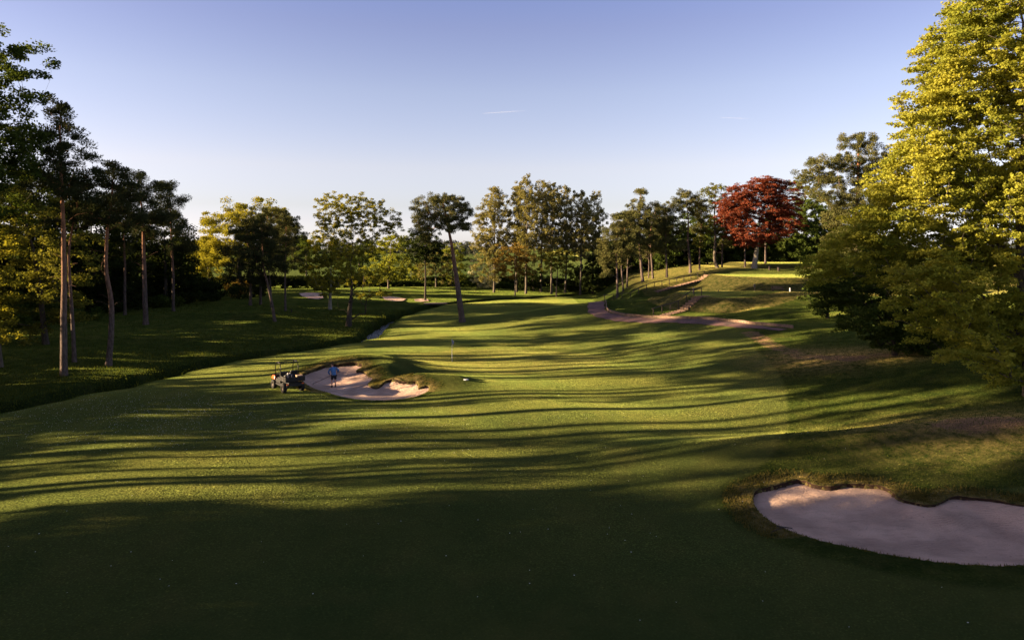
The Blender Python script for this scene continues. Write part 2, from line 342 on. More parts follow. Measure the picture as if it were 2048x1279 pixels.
# bunkers: sand sheet + turf lip
def bunker(i, P, lipw):
    x0, y0 = P.min(0) - .3; x1, y1 = P.max(0) + .3; st = .09
    gx = np.arange(x0, x1, st); gy = np.arange(y0, y1, st); A, B = np.meshgrid(gx, gy)
    s = sdf(A.ravel(), B.ravel(), P); Z = sandz(i, A.ravel(), B.ravel()); Z = np.where(s > 0, Z - .3 * np.minimum(s, .2), Z)
    Z = Z + .012 * np.sin(A.ravel() * 5 + 2 * np.sin(B.ravel() * 3)) + rng.normal(0, .004, Z.shape)
    ok = (s < .14).reshape(A.shape); idm = np.arange(A.size).reshape(A.shape)
    q = ok[:-1, :-1] & ok[:-1, 1:] & ok[1:, 1:] & ok[1:, :-1]
    F = np.stack([idm[:-1, :-1], idm[:-1, 1:], idm[1:, 1:], idm[1:, :-1]], -1)[q]
    used = np.unique(F); remap = np.full(A.size, -1); remap[used] = np.arange(len(used))
    V = np.c_[A.ravel(), B.ravel(), Z][used]
    o = link('bunker_sand', np_mesh('bunker_sand', V, remap[F]), M['sand'], smooth=True); tag(o, kind='structure')
    n = len(P); tan = np.roll(P, -2, 0) - np.roll(P, 2, 0); tan /= np.linalg.norm(tan, axis=1)[:, None] + 1e-9
    area = np.sum(P[:, 0] * np.roll(P[:, 1], -1) - np.roll(P[:, 0], -1) * P[:, 1])
    nor = np.c_[tan[:, 1], -tan[:, 0]] * (1 if area > 0 else -1)
    j = .5 * rng.normal(0, .03, n) + .5 * np.roll(rng.normal(0, .03, n), 1)
    rows = []
    for off, dz in ((.55, -.03), (.35, .012), (.18, .03), (.05, .035), (-.03, .01)):
        q = P + nor * (off + j * (off < .3))[:, None]
        rows.append(np.c_[q, T0(q[:, 0], q[:, 1]) + dz + (rng.normal(0, .008, n) if off < .3 else 0)])
    sz = sandz(i, P[:, 0], P[:, 1]); t0 = T0(P[:, 0], P[:, 1])
    q = P + nor * (-.01 + j)[:, None]; rows.append(np.c_[q, t0 - .03])
    q = P + nor * (.03 + j)[:, None]; rows.append(np.c_[q, (t0 - .05 + sz) / 2 - .02])
    q = P + nor * (-.03 + j * 2)[:, None]; rows.append(np.c_[q, sz - .03])
    V = np.vstack(rows); k = np.arange(n); F = []; mi = []
    for r_ in range(len(rows) - 1):
        a = r_ * n + k; b_ = r_ * n + (k + 1) % n; F.append(np.stack([a, b_, b_ + n, a + n], -1)); mi += [0 if r_ < 4 else 1] * n
    zr = np.zeros((len(V), 3)); zr[:, 0] = 1; zr[:, 2] = .75 * (V[:, 1] > (23.6 if i else 47))
    o = link('bunker_turf_lip', np_mesh('bunker_turf_lip', V, np.vstack(F), {'zone': zr}, mi), [M['turf'], M['soil']], smooth=True)
    tag(o, kind='structure')
bunker(0, BK1, .3); bunker(1, BK2, .3)
# distant greenside bunkers, shallow sand faces set in the far bank
def far_bunker(pxs):
    c = np.array([ray(*p)[:2] for p in pxs]); n = len(c); cen = c.mean(0)
    V = []; 
    for f_, dz in ((1.0, .03), (.8, .02), (.4, -.0), (0.01, .02)):
        q = cen + (c - cen) * f_; V.append(np.c_[q, T0(q[:, 0], q[:, 1]) + dz + .05])
    V = np.vstack(V); k = np.arange(n)
    F = np.vstack([np.stack([r_ * n + k, r_ * n + (k + 1) % n, (r_ + 1) * n + (k + 1) % n, (r_ + 1) * n + k], -1) for r_ in range(3)])
    tag(link('far_bunker_sand', np_mesh('far_bunker_sand', V, F), M['sand'], smooth=True), kind='structure')
far_bunker([(598, 587), (612, 585.5), (630, 586), (645, 587), (648, 596), (636, 599), (618, 597), (604, 593)])
far_bunker([(764, 594), (778, 593), (796, 595), (812, 598), (806, 602), (788, 603), (770, 600)])
far_bunker([(828, 599), (842, 597.5), (856, 599), (858, 602), (842, 604), (830, 603)])

# brook water
Bk = BROOK; tanb = np.gradient(Bk, axis=0); tanb /= np.linalg.norm(tanb, axis=1)[:, None]; nb_ = np.c_[-tanb[:, 1], tanb[:, 0]]
n = len(Bk); V = np.vstack([np.c_[Bk + nb_ * s_, np.interp(Bk[:, 1], [-40, 190], [-1.08, -1.08])] for s_ in (-.85, 0, .85)])
k = np.arange(n - 1); F = np.vstack([np.stack([a * n + k, a * n + k + 1, (a + 1) * n + k + 1, (a + 1) * n + k], -1) for a in (0, 1)])
bw = NB('brook_water'); wn = bw.bump(bw.noise(bw.pos(), 2.2, 4, .7), .22, 1.0)
M['water'] = bw.principled((.02, .02, .018), .12, wn, 0, .9)
tag(link('water', np_mesh('water', V, F), M['water'], smooth=True), kind='structure')

# path sheet
PATH = smooth_line([(12.0, 108), (12.2, 102), (11.9, 96), (11.2, 91), (10.8, 87), (12.2, 83), (15.5, 79.8), (18.5, 77.5), (21.5, 74), (23.6, 71), (25.2, 67.6), (26.0, 65.6)], 3)
tp = np.gradient(PATH, axis=0); tp /= np.linalg.norm(tp, axis=1)[:, None]; pn = np.c_[tp[:, 1], -tp[:, 0]] * -1
offs = np.linspace(-1.1, 1.1, 9); V = []
for o_ in offs:
    o_ = o_ + (np.sign(o_) * .11 * (np.sin(PATH[:, 1] * 2.1 + o_) + np.sin(PATH[:, 1] * 5.3)) if abs(o_) > 1 else 0)
    q = PATH + pn * (o_ * np.clip((PATH[:, 1] - 64.2) / 6.5, .45, 1))[:, None]; V.append(np.c_[q, T0(q[:, 0], q[:, 1]) + .05])
V = np.vstack(V); n = len(PATH); k = np.arange(n - 1)
F = np.vstack([np.stack([a * n + k, a * n + k + 1, (a + 1) * n + k + 1, (a + 1) * n + k], -1) for a in range(8)])
tag(link('path', np_mesh('path', V, F), M['path'], smooth=True), kind='structure')

# crop field beyond the hedge
def field():
    gx = np.r_[np.linspace(-3400, -1120, 20), np.linspace(-1100, 700, 181), np.linspace(720, 3400, 20)]; gy = np.r_[np.linspace(172, 300, 40), np.linspace(310, 1400, 90), np.linspace(1500, 4900, 12)]; A, B = np.meshgrid(gx, gy); a, b_ = A.ravel(), B.ravel()
    idm = np.arange(A.size).reshape(A.shape); F = np.stack([idm[:-1, :-1], idm[:-1, 1:], idm[1:, 1:], idm[1:, :-1]], -1).reshape(-1, 4)
    b = NB('crop_field'); p = b.pos(); c = b.mix(b.rng(b.noise(b.scale(p, (1, .3, 1)), .03, 4), .35, .65), (.075, .115, .028), (.13, .155, .04))
    c = b.mix(b.math('MULTIPLY', b.noise(p, .6, 4, .7), .5), c, (.06, .085, .025)); b.principled(c, 1.0, blade_normal(b, 2.5, 1.5), 0, 0)
    tag(link('field', np_mesh('field', np.c_[a, b_, T0(a, b_) + .15 - .4 * (b_ < 174)], F), b.m, smooth=True), kind='structure')
field()

# grass tufts: blades on the long-grass areas
def blades(name, X, Y, h, wd_, mat, lab, zfun=T):
    n = len(X); Z = zfun(X, Y); a = rng.uniform(0, 2 * np.pi, n); hh = h * rng.uniform(.45, 1.25, n); lean = rng.normal(0, .35, (n, 2)) * hh[:, None]
    B = np.c_[X, Y, Z - .02]; dx = np.c_[np.cos(a), np.sin(a), 0 * a] * (wd_ * rng.uniform(.6, 1.4, n))[:, None]
    V = np.stack([B - dx, B + dx, B + np.c_[lean, hh]], 1).reshape(-1, 3); F = np.arange(3 * n).reshape(-1, 3)
    o = link(name, np_mesh(name, V, F, {'rnd': np.repeat(rng.random(n), 3)}), mat); tag(o, lab, 'grass', kind='stuff'); return o
def leafmat(name, c1, c2, trans=.4, sc=.35, emis=None, tcol=None):
    b = NB(name); r_ = b.attr('rnd').outputs['Fac']; n = b.rng(b.noise(b.pos(), sc, 3), .35, .65)
    f = b.math('ADD', b.math('MULTIPLY', r_, .55), b.math('MULTIPLY', n, .45)); c = b.mix(f, c1, c2)
    dif = b.n('ShaderNodeBsdfDiffuse'); b.l(c, dif.inputs[0]); tr = b.n('ShaderNodeBsdfTranslucent')
    b.l(b.mix(1.0, c, tcol or (1.25, 1.15, .55), 'MULTIPLY'), tr.inputs[0])
    mx = b.n('ShaderNodeMixShader'); mx.inputs[0].default_value = trans; b.l(dif.outputs[0], mx.inputs[1]); b.l(tr.outputs[0], mx.inputs[2])
    b.l(mx.outputs[0], b.out.inputs[0]); return b.m
M['blade'] = leafmat('grass_blade', (.03, .045, .008), (.085, .10, .02), .45, 1.5)
M['blade_dry'] = leafmat('dry_grass_blade', (.06, .06, .014), (.16, .125, .04), .4, 1.5)
def near_line(P, n, lo, hi, side=None):
    t = rng.random(n) * (len(P) - 1); i = t.astype(int); f = t - i; q = P[i] * (1 - f)[:, None] + P[i + 1] * f[:, None]
    return q
# long grass on the far bank of the brook
k = 90000; X = rng.uniform(-62, -14, k); Y = 34 + 76 * rng.random(k) ** 1.3
dB, _ = dist_poly(X, Y, BROOK); bxx = np.interp(Y, BROOK[::-1, 1], BROOK[::-1, 0])
m = (X < bxx) & (np.abs(X) < Y * .80) & (dB > .55) & (rng.random(k) < np.clip(1.25 - dB / 16, .22, 1))
blades('bank_grass', X[m], Y[m], .24, .03, M['blade'], 'long rough grass covering the shaded far bank of the brook')
k = 26000; X = rng.uniform(-40, -12, k); Y = rng.uniform(34, 125, k); dB, _ = dist_poly(X, Y, BROOK)
m = (X > np.interp(Y, BROOK[::-1, 1], BROOK[::-1, 0])) & (dB > .45) & (dB < 1.5 + .5 * np.sin(Y))
blades('brook_edge_grass', X[m], Y[m], .22, .03, M['blade'], 'ragged grass fringe on the near edge of the brook')
# nettles and herbs crowding both sides of the brook
def herbs():
    k = 1500; q = near_line(BROOK, k * 3, 0, 1); q = q[(q[:, 1] > 36) & (q[:, 1] < 120)][:k]; q = q + rng.normal(0, .5, q.shape)
    bxx = np.interp(q[:, 1], BROOK[::-1, 1], BROOK[::-1, 0]); q[:, 0] = np.where(q[:, 0] > bxx, q[:, 0] - 1.2 * (rng.random(len(q)) < .75), q[:, 0]); d = dist_poly(q[:, 0], q[:, 1], BROOK)[0]; q = q[(d > .5) & (np.sin(q[:, 1] * .9) + rng.normal(0, .8, len(q)) > -.4) & ((q[:, 1] < 73) | (q[:, 1] > 92))]
    n = len(q); m_ = 22; C = np.repeat(q, m_, 0) + rng.normal(0, .17, (n * m_, 2)); h = np.repeat(rng.uniform(.2, .95, n), m_) * rng.random(n * m_)
    P = np.c_[C, T0(C[:, 0], C[:, 1]) + h]; a = rng.normal(0, 1, P.shape); a /= np.linalg.norm(a, axis=1)[:, None]; b_ = np.cross(a, rng.normal(0, 1, P.shape)); b_ /= np.linalg.norm(b_, axis=1)[:, None]
    s_ = .055 * rng.uniform(.6, 1.5, len(P))[:, None]; V = np.stack([P - a * s_, P + b_ * s_ * .6, P + a * s_, P - b_ * s_ * .6], 1).reshape(-1, 3)
    o = link('brook_herbs', np_mesh('brook_herbs', V, np.arange(len(V)).reshape(-1, 4), {'rnd': np.repeat(rng.random(len(P)), 4)}), M['blade']); tag(o, 'leafy nettles and herbs crowding the banks of the brook', 'plants', kind='stuff')
herbs()
# slope rough
k = 120000; X = rng.uniform(11, 46, k); Y = 22 + 76 * rng.random(k) ** 1.35
mx_ = np.interp(Y, MOW[:, 1], MOW[:, 0]); pd, _ = dist_poly(X, Y, PATH); s2 = sdf(X, Y, BK2)
m = (X > mx_ + .1) & (X < Y * .79 + 1) & (pd > 1.4) & (s2 > .6) & ~(sdf(X, Y, M1) < -.6)
blades('slope_rough', X[m], Y[m], .075, .022, M['blade'], 'short rough grass on the slope below the big beech')
# fringe hanging round the bunker lips
for P, nn, hh, ysw, lab in ((BK2, 15000, .10, 23.6, 'dry tufted grass around the near bunker lip'), (BK1, 9000, .07, 47.5, 'dry tufted grass on the mounds round the raked bunker')):
    i = rng.integers(0, len(P), nn); tan = np.roll(P, -2, 0) - np.roll(P, 2, 0); tan /= np.linalg.norm(tan, axis=1)[:, None]
    ar = np.sum(P[:, 0] * np.roll(P[:, 1], -1) - np.roll(P[:, 0], -1) * P[:, 1]); nor = np.c_[tan[:, 1], -tan[:, 0]] * (1 if ar > 0 else -1)
    q = P[i] + nor[i] * (rng.random(nn) ** 1.4 * 1.15)[:, None] + rng.normal(0, .03, (nn, 2)); s_ = sdf(q[:, 0], q[:, 1], P)
    m = (s_ > -.0) & ((q[:, 1] > ysw) | (s_ < .1)); q = q[m]
    blades('bunker_fringe', q[:, 0], q[:, 1], hh, .018, M['blade_dry'], lab, zfun=lambda a, b: T0(a, b) + .02)
# daisies and fallen specks on the fairway
def daisies():
    c1 = np.array(ray(330, 815)[:2]); a = np.c_[rng.normal(c1[0], 5, 1500), rng.normal(c1[1] - 2, 3.4, 1500)]
    bb = np.c_[rng.uniform(-20, 16, 230), 17 + 30 * rng.random(230) ** .8]; cc = np.c_[rng.uniform(-20, -2, 350), rng.uniform(33, 46, 350)]
    q = np.vstack([a, bb, cc]); q = q[(sdf(q[:, 0], q[:, 1], BK1) > .3) & (sdf(q[:, 0], q[:, 1], BK2) > .3)]
    q = q[(dist_poly(q[:, 0], q[:, 1], BROOK)[0] > 2)]; n = len(q); r_ = rng.uniform(.010, .021, n); r_[:max(40, n // 40)] *= 1.0
    th = np.arange(6) * np.pi / 3; ring = np.stack([np.cos(th), np.sin(th)], -1)
    z = T0(q[:, 0], q[:, 1]) + .035
    V = np.zeros((n, 7, 3)); V[:, :6, :2] = q[:, None, :] + ring[None] * r_[:, None, None]; V[:, :6, 2] = z[:, None]; V[:, 6, :2] = q; V[:, 6, 2] = z + .006
    base = np.arange(n)[:, None] * 7; F = np.vstack([base + np.array([[j, (j + 1) % 6, 6]]) for j in range(6)])
    o = link('daisies', np_mesh('daisies', V.reshape(-1, 3), F), plain('daisy_white', (.75, .75, .7), .7, 0, .1)); tag(o, 'tiny white daisies scattered over the mown fairway', 'flowers', kind='stuff')
daisies()
# trees outside the left frame edge: x, y, turn, size
CAST_PINES = [(-44, 45.8, 2, 1.0), (-47, 29.5, 3, 1.14), (-43, 35.2, 4, 1.05), (-52, 38.5, 5, 1.18), (-50, 24.5, 6, 1.05), (-57, 29.8, 7, 1.18), (-62, 36, 8, 1.22), (-56, 44.5, 9, 1.1), (-64, 42.5, 10, 1.15), (-62, 22, 11, 1.15),
              (-64, 55, 9, 1.05), (-60, 64, 11, 1.0), (-66, 74, 13, 1.1), (-86, 70, 15, 1.1)]
CAST_LOW = [(-66, 33, 1, 1.35), (-70, 40, 2, 1.3), (-67, 48, 3, .8), (-70, 56, 4, 1.15), (-66, 64, 5, 1.15), (-70, 72, 6, 1.2), (-68, 81, 7, 1.15), (-72, 89, 8, 1.2), (-70, 98, 9, 1.2), (-74, 107, 10, 1.2), (-76, 117, 11, 1.25), (-80, 127, 12, 1.3), (-84, 138, 13, 1.3)]
CAST_THIN = [(-55, 16.5, 31, 1.1), (-59, 20, 35, 1.1), (-64, 15, 32, 1.2), (-50, 19, 34, .95), (-41, 38.5, 3, .8), (-48, 48.5, 8, 1.0), (-42, 25.5, 10, .9), (-55, 52, 13, 1.1), (-72, 56, 15, 1.3), (-90, 62, 20, 1.4)]
CAST_OAKS = [(-36, 3, 1, 1.0), (-40, -7, 2, 1.1), (-47, 16, 3, .62), (-52, 5, 4, 1.25), (-33, -14, 5, .9), (-72, 7.5, 7, 1.3), (-62, 9, 8, 1.0)]
# ------------------------------------------------------------ trees
def bark(name, c1, c2, sc=3.0):
    b = NB(name); p = b.obj(); st = b.scale(p, (1, 1, .25)); c = b.mix(b.rng(b.noise(st, sc * 3, 5, .7), .35, .65), c1, c2)
    return b.principled(c, .95, b.bump(b.noise(st, sc * 5, 4, .7), .06, .9), 0, .1)
def pine_bark():
    b = NB('pine_bark'); p = b.obj(); st = b.scale(p, (1, 1, .3)); s_ = b.n('ShaderNodeSeparateXYZ'); b.l(p, s_.inputs[0])
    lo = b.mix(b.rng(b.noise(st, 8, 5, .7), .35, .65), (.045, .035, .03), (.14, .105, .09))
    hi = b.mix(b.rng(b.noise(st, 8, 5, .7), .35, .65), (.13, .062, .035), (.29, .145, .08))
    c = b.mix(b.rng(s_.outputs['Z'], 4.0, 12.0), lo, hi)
    return b.principled(c, .95, b.bump(b.noise(st, 14, 4, .7), .07, .9), 0, .1)
M['bark'] = bark('oak_bark', (.05, .042, .034), (.15, .125, .095)); M['bark_pine'] = pine_bark()
M['bark_pale'] = bark('beech_bark', (.16, .14, .11), (.30, .27, .21)); M['bark_dark'] = bark('dark_bark', (.03, .025, .02), (.08, .066, .052))
LM = dict(
    beech=leafmat('beech_leaf', (.135, .17, .024), (.42, .40, .06), .5), oak=leafmat('oak_leaf', (.075, .09, .016), (.17, .165, .035), .42),
    gold=leafmat('golden_leaf', (.13, .14, .018), (.30, .275, .04), .45), green=leafmat('green_leaf', (.035, .06, .012), (.085, .11, .025), .4),
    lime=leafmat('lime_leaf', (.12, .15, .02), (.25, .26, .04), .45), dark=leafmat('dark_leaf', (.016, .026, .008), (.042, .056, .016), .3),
    pine=leafmat('pine_needles', (.045, .055, .018), (.14, .13, .045), .15, .5, None, (1, 1, .6)), pinedk=leafmat('dark_pine_needles', (.022, .032, .013), (.058, .062, .026), .12, .5, None, (1, 1, .6)),
    poplar=leafmat('poplar_leaf', (.10, .10, .028), (.25, .22, .075), .35), copper=leafmat('copper_leaf', (.085, .025, .015), (.27, .082, .04), .35, .3, None, (1.3, .6, .45)),
    brown=leafmat('young_maple_leaf', (.14, .095, .02), (.24, .165, .04), .4), blossom=leafmat('blossom', (.22, .22, .07), (.62, .60, .42), .3, 1.5),
    far=leafmat('distant_leaf', (.05, .06, .045), (.09, .10, .07), .2, .02))  # distance haze put into the leaf colour: greyer and bluer

def skeleton(trunk, clumps, up, step, rs):
    P = []; par = []
    tr = smooth_line(trunk, 2) if len(trunk) > 2 else np.array(trunk, float)
    seg = np.linalg.norm(np.diff(tr, axis=0), axis=1); s = np.r_[0, np.cumsum(seg)]; n = max(6, int(s[-1] / step))
    t = np.linspace(0, s[-1], n); tp_ = np.stack([np.interp(t, s, tr[:, i]) for i in range(3)], -1)
    tp_[1:-1, :2] += rs.normal(0, .006 * s[-1] / 4, (n - 2, 2)).cumsum(0) * .35
    cap = n + len(clumps) * 12 + 10; A = np.zeros((cap, 3)); A[:n] = tp_; par = [-1] + list(range(n - 1)); cnt = n
    mnz = min(c[2] for c in clumps) if len(clumps) else 0
    ok0 = max(1, int(n * .18))
    H = tp_[-1][2]
    order = np.argsort([np.hypot(*(c[:2] - np.array([np.interp(c[2], tp_[:, 2], tp_[:, 0]), np.interp(c[2], tp_[:, 2], tp_[:, 1])]))) for c in clumps])
    for ci in order:
        c = clumps[ci]; Q = A[ok0:cnt]; hd = np.hypot(Q[:, 0] - c[0], Q[:, 1] - c[1]); d = np.sqrt(hd ** 2 + (Q[:, 2] - c[2]) ** 2)
        cost = d + 1.1 * np.maximum(0, Q[:, 2] - (c[2] - up * hd)); j = int(np.argmin(cost)) + ok0; L = d[j - ok0]
        k = int(np.clip(round(L / (step * 1.1)), 1, 9)); p0 = A[j]
        ctrl = p0 * .45 + c * .55 + np.array([0, 0, (.22 if up > 0 else -.1) * L]) + rs.normal(0, .09 * L, 3)
        prev = j
        for q in range(1, k + 1):
            t_ = q / k; A[cnt] = (1 - t_) ** 2 * p0 + 2 * t_ * (1 - t_) * ctrl + t_ * t_ * c + (rs.normal(0, .025 * L, 3) if q < k else 0)
            par.append(prev); prev = cnt; cnt += 1
            if cnt >= cap - 2: break
        if cnt >= cap - 2: break
    return A[:cnt], np.array(par), n
def tubes(A, par, ntrunk, r_base, r_tip, flare=1.35, ex=.48, minr=0.0):
    n = len(A); kids = [[] for _ in range(n)]
    for i in range(1, n): kids[par[i]].append(i)
    wgt = np.zeros(n)
    for i in range(n - 1, -1, -1):
        if not kids[i]: wgt[i] = 1
        if i > 0: wgt[par[i]] += wgt[i]
    Rr = r_tip * np.maximum(wgt, 1) ** ex
    zt = np.linspace(0, 1, ntrunk); rt = r_base * (1 - .86 * zt ** 1.3); rt[0] *= flare
    if ntrunk > 3: rt[1] *= 1 + (flare - 1) * .3
    Rr[ntrunk:] = np.minimum(Rr[ntrunk:], .55 * r_base)
    for i in range(ntrunk): Rr[i] = rt[i] if i < ntrunk * .6 else max(min(rt[i], rt[i]), r_tip)
    for i in range(ntrunk, n): Rr[i] = min(Rr[i], Rr[par[i]] * .92)
    starts = [(0, None)]; V = []; F = []; nv = 0
    while starts:
        s0, p = starts.pop(); ch = [] if p is None else [p]
        i = s0
        while True:
            ch.append(i); kk = kids[i]
            if not kk: break
            if i < ntrunk - 1: main = i + 1
            else: main = max(kk, key=lambda q: wgt[q])
            for q in kk:
                if q != main: starts.append((q, i))
            i = main
        pts = A[ch]; rr = Rr[ch].copy()
        if p is not None: rr[0] = rr[1]
        if rr.max() < minr: continue
        rr[-1] *= .5; sides = 10 if rr.max() > .16 else (6 if rr.max() > .06 else (4 if rr.max() > .025 else 3))
        tn = np.gradient(pts, axis=0) if len(pts) > 1 else np.array([[0, 0, 1.]]); tn /= np.linalg.norm(tn, axis=1)[:, None] + 1e-9
        ref = np.where(np.abs(tn[:, 2:3]) > .95, np.array([[1., 0, 0]]), np.array([[0, 0, 1.]])) if p is not None else np.tile([[0., 1, 0]], (len(pts), 1))
        u = np.cross(tn, ref); u /= np.linalg.norm(u, axis=1)[:, None] + 1e-9; v = np.cross(tn, u)
        th = np.arange(sides) * 2 * np.pi / sides
        ring = pts[:, None] + rr[:, None, None] * (np.cos(th)[None, :, None] * u[:, None] + np.sin(th)[None, :, None] * v[:, None])
        V.append(ring.reshape(-1, 3)); a = np.arange(len(pts) - 1)[:, None] * sides; k = np.arange(sides)[None]; k2 = (k + 1) % sides
        F.append((nv + np.stack([a + k, a + k2, a + sides + k2, a + sides + k], -1)).reshape(-1, 4)); nv += len(pts) * sides
    return np.vstack(V), np.vstack(F)
def leaves(C, n_tot, rc, flat_, s, kind, rs, wind=0.0):
    i = rs.integers(0, len(C), n_tot); d = rs.normal(0, 1, (n_tot, 3)); d /= np.linalg.norm(d, axis=1)[:, None]
    rad = rs.random(n_tot) ** (1 / 2.2) * rc * (.7 + .6 * rs.random(len(C))[i]); off = d * rad[:, None]; off[:, 2] *= flat_
    if wind: off[:, 0] += wind * np.abs(off[:, 2]) ; off[:, 2] += .5 * wind * rad
    if kind in ('beech', 'broad'):        # sprays reach outward and droop a little
        o_ = np.c_[C[:, 0], C[:, 1], 0 * C[:, 0]]; o_ /= np.linalg.norm(o_, axis=1)[:, None] + .3; t_ = (rs.random(n_tot) ** 1.6 * 1.5 - .3) * rc * (.95 if kind == 'beech' else .6)
        tw = 1 - .55 * np.clip(t_ / rc, 0, 1); off = off * tw[:, None]; wob = rs.normal(0, .35, (len(C), 3)) * np.array([1, 1, .5]); off = off + (o_ + wob)[i] * t_[:, None]; off[:, 2] -= .16 * t_ ** 2 / rc
    P = C[i] + off
    if kind == 'pine':
        a = d + rs.normal(0, .35, (n_tot, 3)) + np.array([0, 0, .45]); wd_ = .30
    elif kind == 'poplar':
        a = np.array([1.0, 0, .8]) + rs.normal(0, .5, (n_tot, 3)); wd_ = .5
    else:
        a = rs.normal(0, 1, (n_tot, 3)); a[:, 2] *= .6; wd_ = .62
    a /= np.linalg.norm(a, axis=1)[:, None]; nn = rs.normal(0, 1, (n_tot, 3)) + (np.array([0, 0, .9]) if kind != 'pine' else 0)
    b = np.cross(a, nn); b /= np.linalg.norm(b, axis=1)[:, None] + 1e-9; sz = s * rs.uniform(.6, 1.35, n_tot)
    a = a * sz[:, None]; b = b * (sz * wd_)[:, None]; q = np.cross(a, b); q *= (.25 * sz / (np.linalg.norm(q, axis=1) + 1e-9))[:, None]
    V = np.stack([P - a, P + b - a * .1 + q * 0, P + a, P - b - a * .1], 1).reshape(-1, 3)
    return V, np.arange(4 * n_tot).reshape(-1, 4), np.repeat(np.clip(.5 + .5 * (rs.random(n_tot) - .5) + .5 * (rs.random(len(C))[i] - .5), 0, 1), 4)
KIND = dict(  # up-angle of limbs, clump radius factor, clump flatness, step
    pine=(.22, 1.0, .72, .55), broad=(.45, 1.0, .7, .7), poplar=(1.3, .8, 1.0, .8), beech=(.25, 1.0, .48, .7), shrub=(.5, 1.0, .8, .5))
import zlib
SEED = 3
NTREE = [0]
def tree(name, label, kind, bx_, Y, lobes, leaf, K=2.0, ls=.16, rc=None, tr=.25, barkm='bark', way=None, top=None, group=None, wind=0.0, sticks=0, mb=0.012, depth=.9, X=None, hol=.25, ncap=1500):
    NTREE[0] += 1; rs = np.random.default_rng(zlib.crc32(label.encode()) + SEED)
    up, rcf, fl, step = KIND[kind]
    m = Y / FPX
    if X is None: X = (bx_ - CX) * m
    z0 = gz(X, Y) - .05
    g_ = dict(pine=1.28, broad=1.2, poplar=1.32, beech=1.1, shrub=1.1)[kind]
    L = [((a - CX) * m - X, CAMZ - (b_ - HZ) * m - z0, c * m * g_, d * m * g_) for a, b_, c, d in lobes]
    area = sum(math.pi * l[2] * l[3] for l in L) * .75
    if Y > 80: ls *= .78
    rc = rc or .06 * math.sqrt(area) + .35
    if Y > 80 and X > -45: rc *= .78 if kind == 'pine' else .62
    if kind == 'pine' and Y <= 80: rc *= .85
    nc = int(np.clip(area * (.35 + .75 * K) / (rc * rc * 3.14 * fl), 16, ncap))
    pw = np.array([l[2] * l[3] for l in L]); pw /= pw.sum(); li = rs.choice(len(L), nc, p=pw)
    d = rs.normal(0, 1, (nc, 3)); d /= np.linalg.norm(d, axis=1)[:, None]
    rad = hol + (1 - hol) * rs.random(nc) ** .6; rad *= 1 + .09 * np.sin(d[:, 0] * 7 + d[:, 2] * 5 + len(label)) + rs.normal(0, .05, nc)
    La = np.array(L)[li]; C = np.c_[La[:, 0], La[:, 0] * 0, La[:, 1]] + d * rad[:, None] * np.c_[np.maximum(La[:, 2] - rc * .3, .2), np.maximum(La[:, 2] * depth - rc * .3, .2), np.maximum(La[:, 3] - rc * fl * .3, .15)]
    # lobes off the trunk line get pushed round it in depth as well, so the crown has the same breadth from the side
    C[:, 1] += rs.normal(0, 1, len(L))[li] * np.abs(La[:, 0]) * .2
    C = C[C[:, 2] > .25]
    if top is None:
        tz = max(l[1] + l[3] * .75 for l in L); tx = np.average([l[0] for l in L], weights=[l[2] * l[3] * max(.05, l[1]) ** 2 for l in L]); topp = (tx, 0, tz)
    else: topp = ((top[0] - CX) * m - X, 0, CAMZ - (top[1] - HZ) * m - z0)
    hi = max(L, key=lambda l: l[1] + l[3])
    if topp[2] > hi[1] + .35 * hi[3]: f_ = (hi[1] + .35 * hi[3]) / topp[2]; topp = (topp[0], topp[1], topp[2] * f_)
    C = np.vstack([C, np.array(topp) + rs.normal(0, 1, (5, 3)) * np.array([.5, .5, .35]) * rc + np.array([0, 0, .35 * rc])])
    tk = [(0, 0, -.15)] + [((a - CX) * m - X, .15 * math.sin(i_ * 2.1), CAMZ - (b_ - HZ) * m - z0) for i_, (a, b_) in enumerate(way or [])] + [topp]
    if way is None: tk = [tk[0], (topp[0] * .15 + rs.normal(0, .12), rs.normal(0, .12), topp[2] * .35), (topp[0] * .5 + rs.normal(0, .12), rs.normal(0, .15), topp[2] * .68), topp]
    if sticks:   # bare dead snags below the crown
        zt = rs.uniform(.3, .62, sticks) * topp[2]; aa = rs.uniform(0, 6.28, sticks); rr_ = rs.uniform(.8, 2.2, sticks)
        S = np.c_[np.interp(zt, [t_[2] for t_ in tk], [t_[0] for t_ in tk]) + np.cos(aa) * rr_, np.sin(aa) * rr_, zt + rs.normal(.1, .4, sticks)]
        A, par, ntk = skeleton(tk, np.vstack([C, S]), up, step, rs)
    else: A, par, ntk = skeleton(tk, C, up, step, rs)
    root = empty(name, (X, Y, z0)); tag(root, label, 'tree' if kind != 'shrub' else 'shrub', group)
    V, F = tubes(A, par, ntk, tr, mb, flare=1.3)
    link('trunk', np_mesh('trunk', V, F), M[barkm], root, True)
    n_tot = int(area * K * (1.7 if kind != 'pine' else 3.0) / (ls * ls))
    V, F, rn = leaves(C, n_tot, rc, fl, ls, kind, rs, wind)
    link('crown', np_mesh('crown', V, F, {'rnd': rn}), LM[leaf], root)
    NLEAF[0] += n_tot
    return root
NLEAF = [0]
def dup(root, x, y, rz, sc, label=None):
    r_ = root.copy(); COL.objects.link(r_); r_.location = (x, y, gz(x, y) - .05); r_.rotation_euler = (0, 0, rz); r_.scale = (sc,) * 3
    if label: r_['label'] = label
    for ch in list(root.children):
        c = ch.copy(); COL.objects.link(c); c.parent = r_
    return r_
GLW = 'trees of the wood on the left'; GPR = 'pines along the hand-rail ridge'; GPO = 'wind-swept poplars beyond the fairway'; GUN = 'trees of the shaded wood behind the tees'
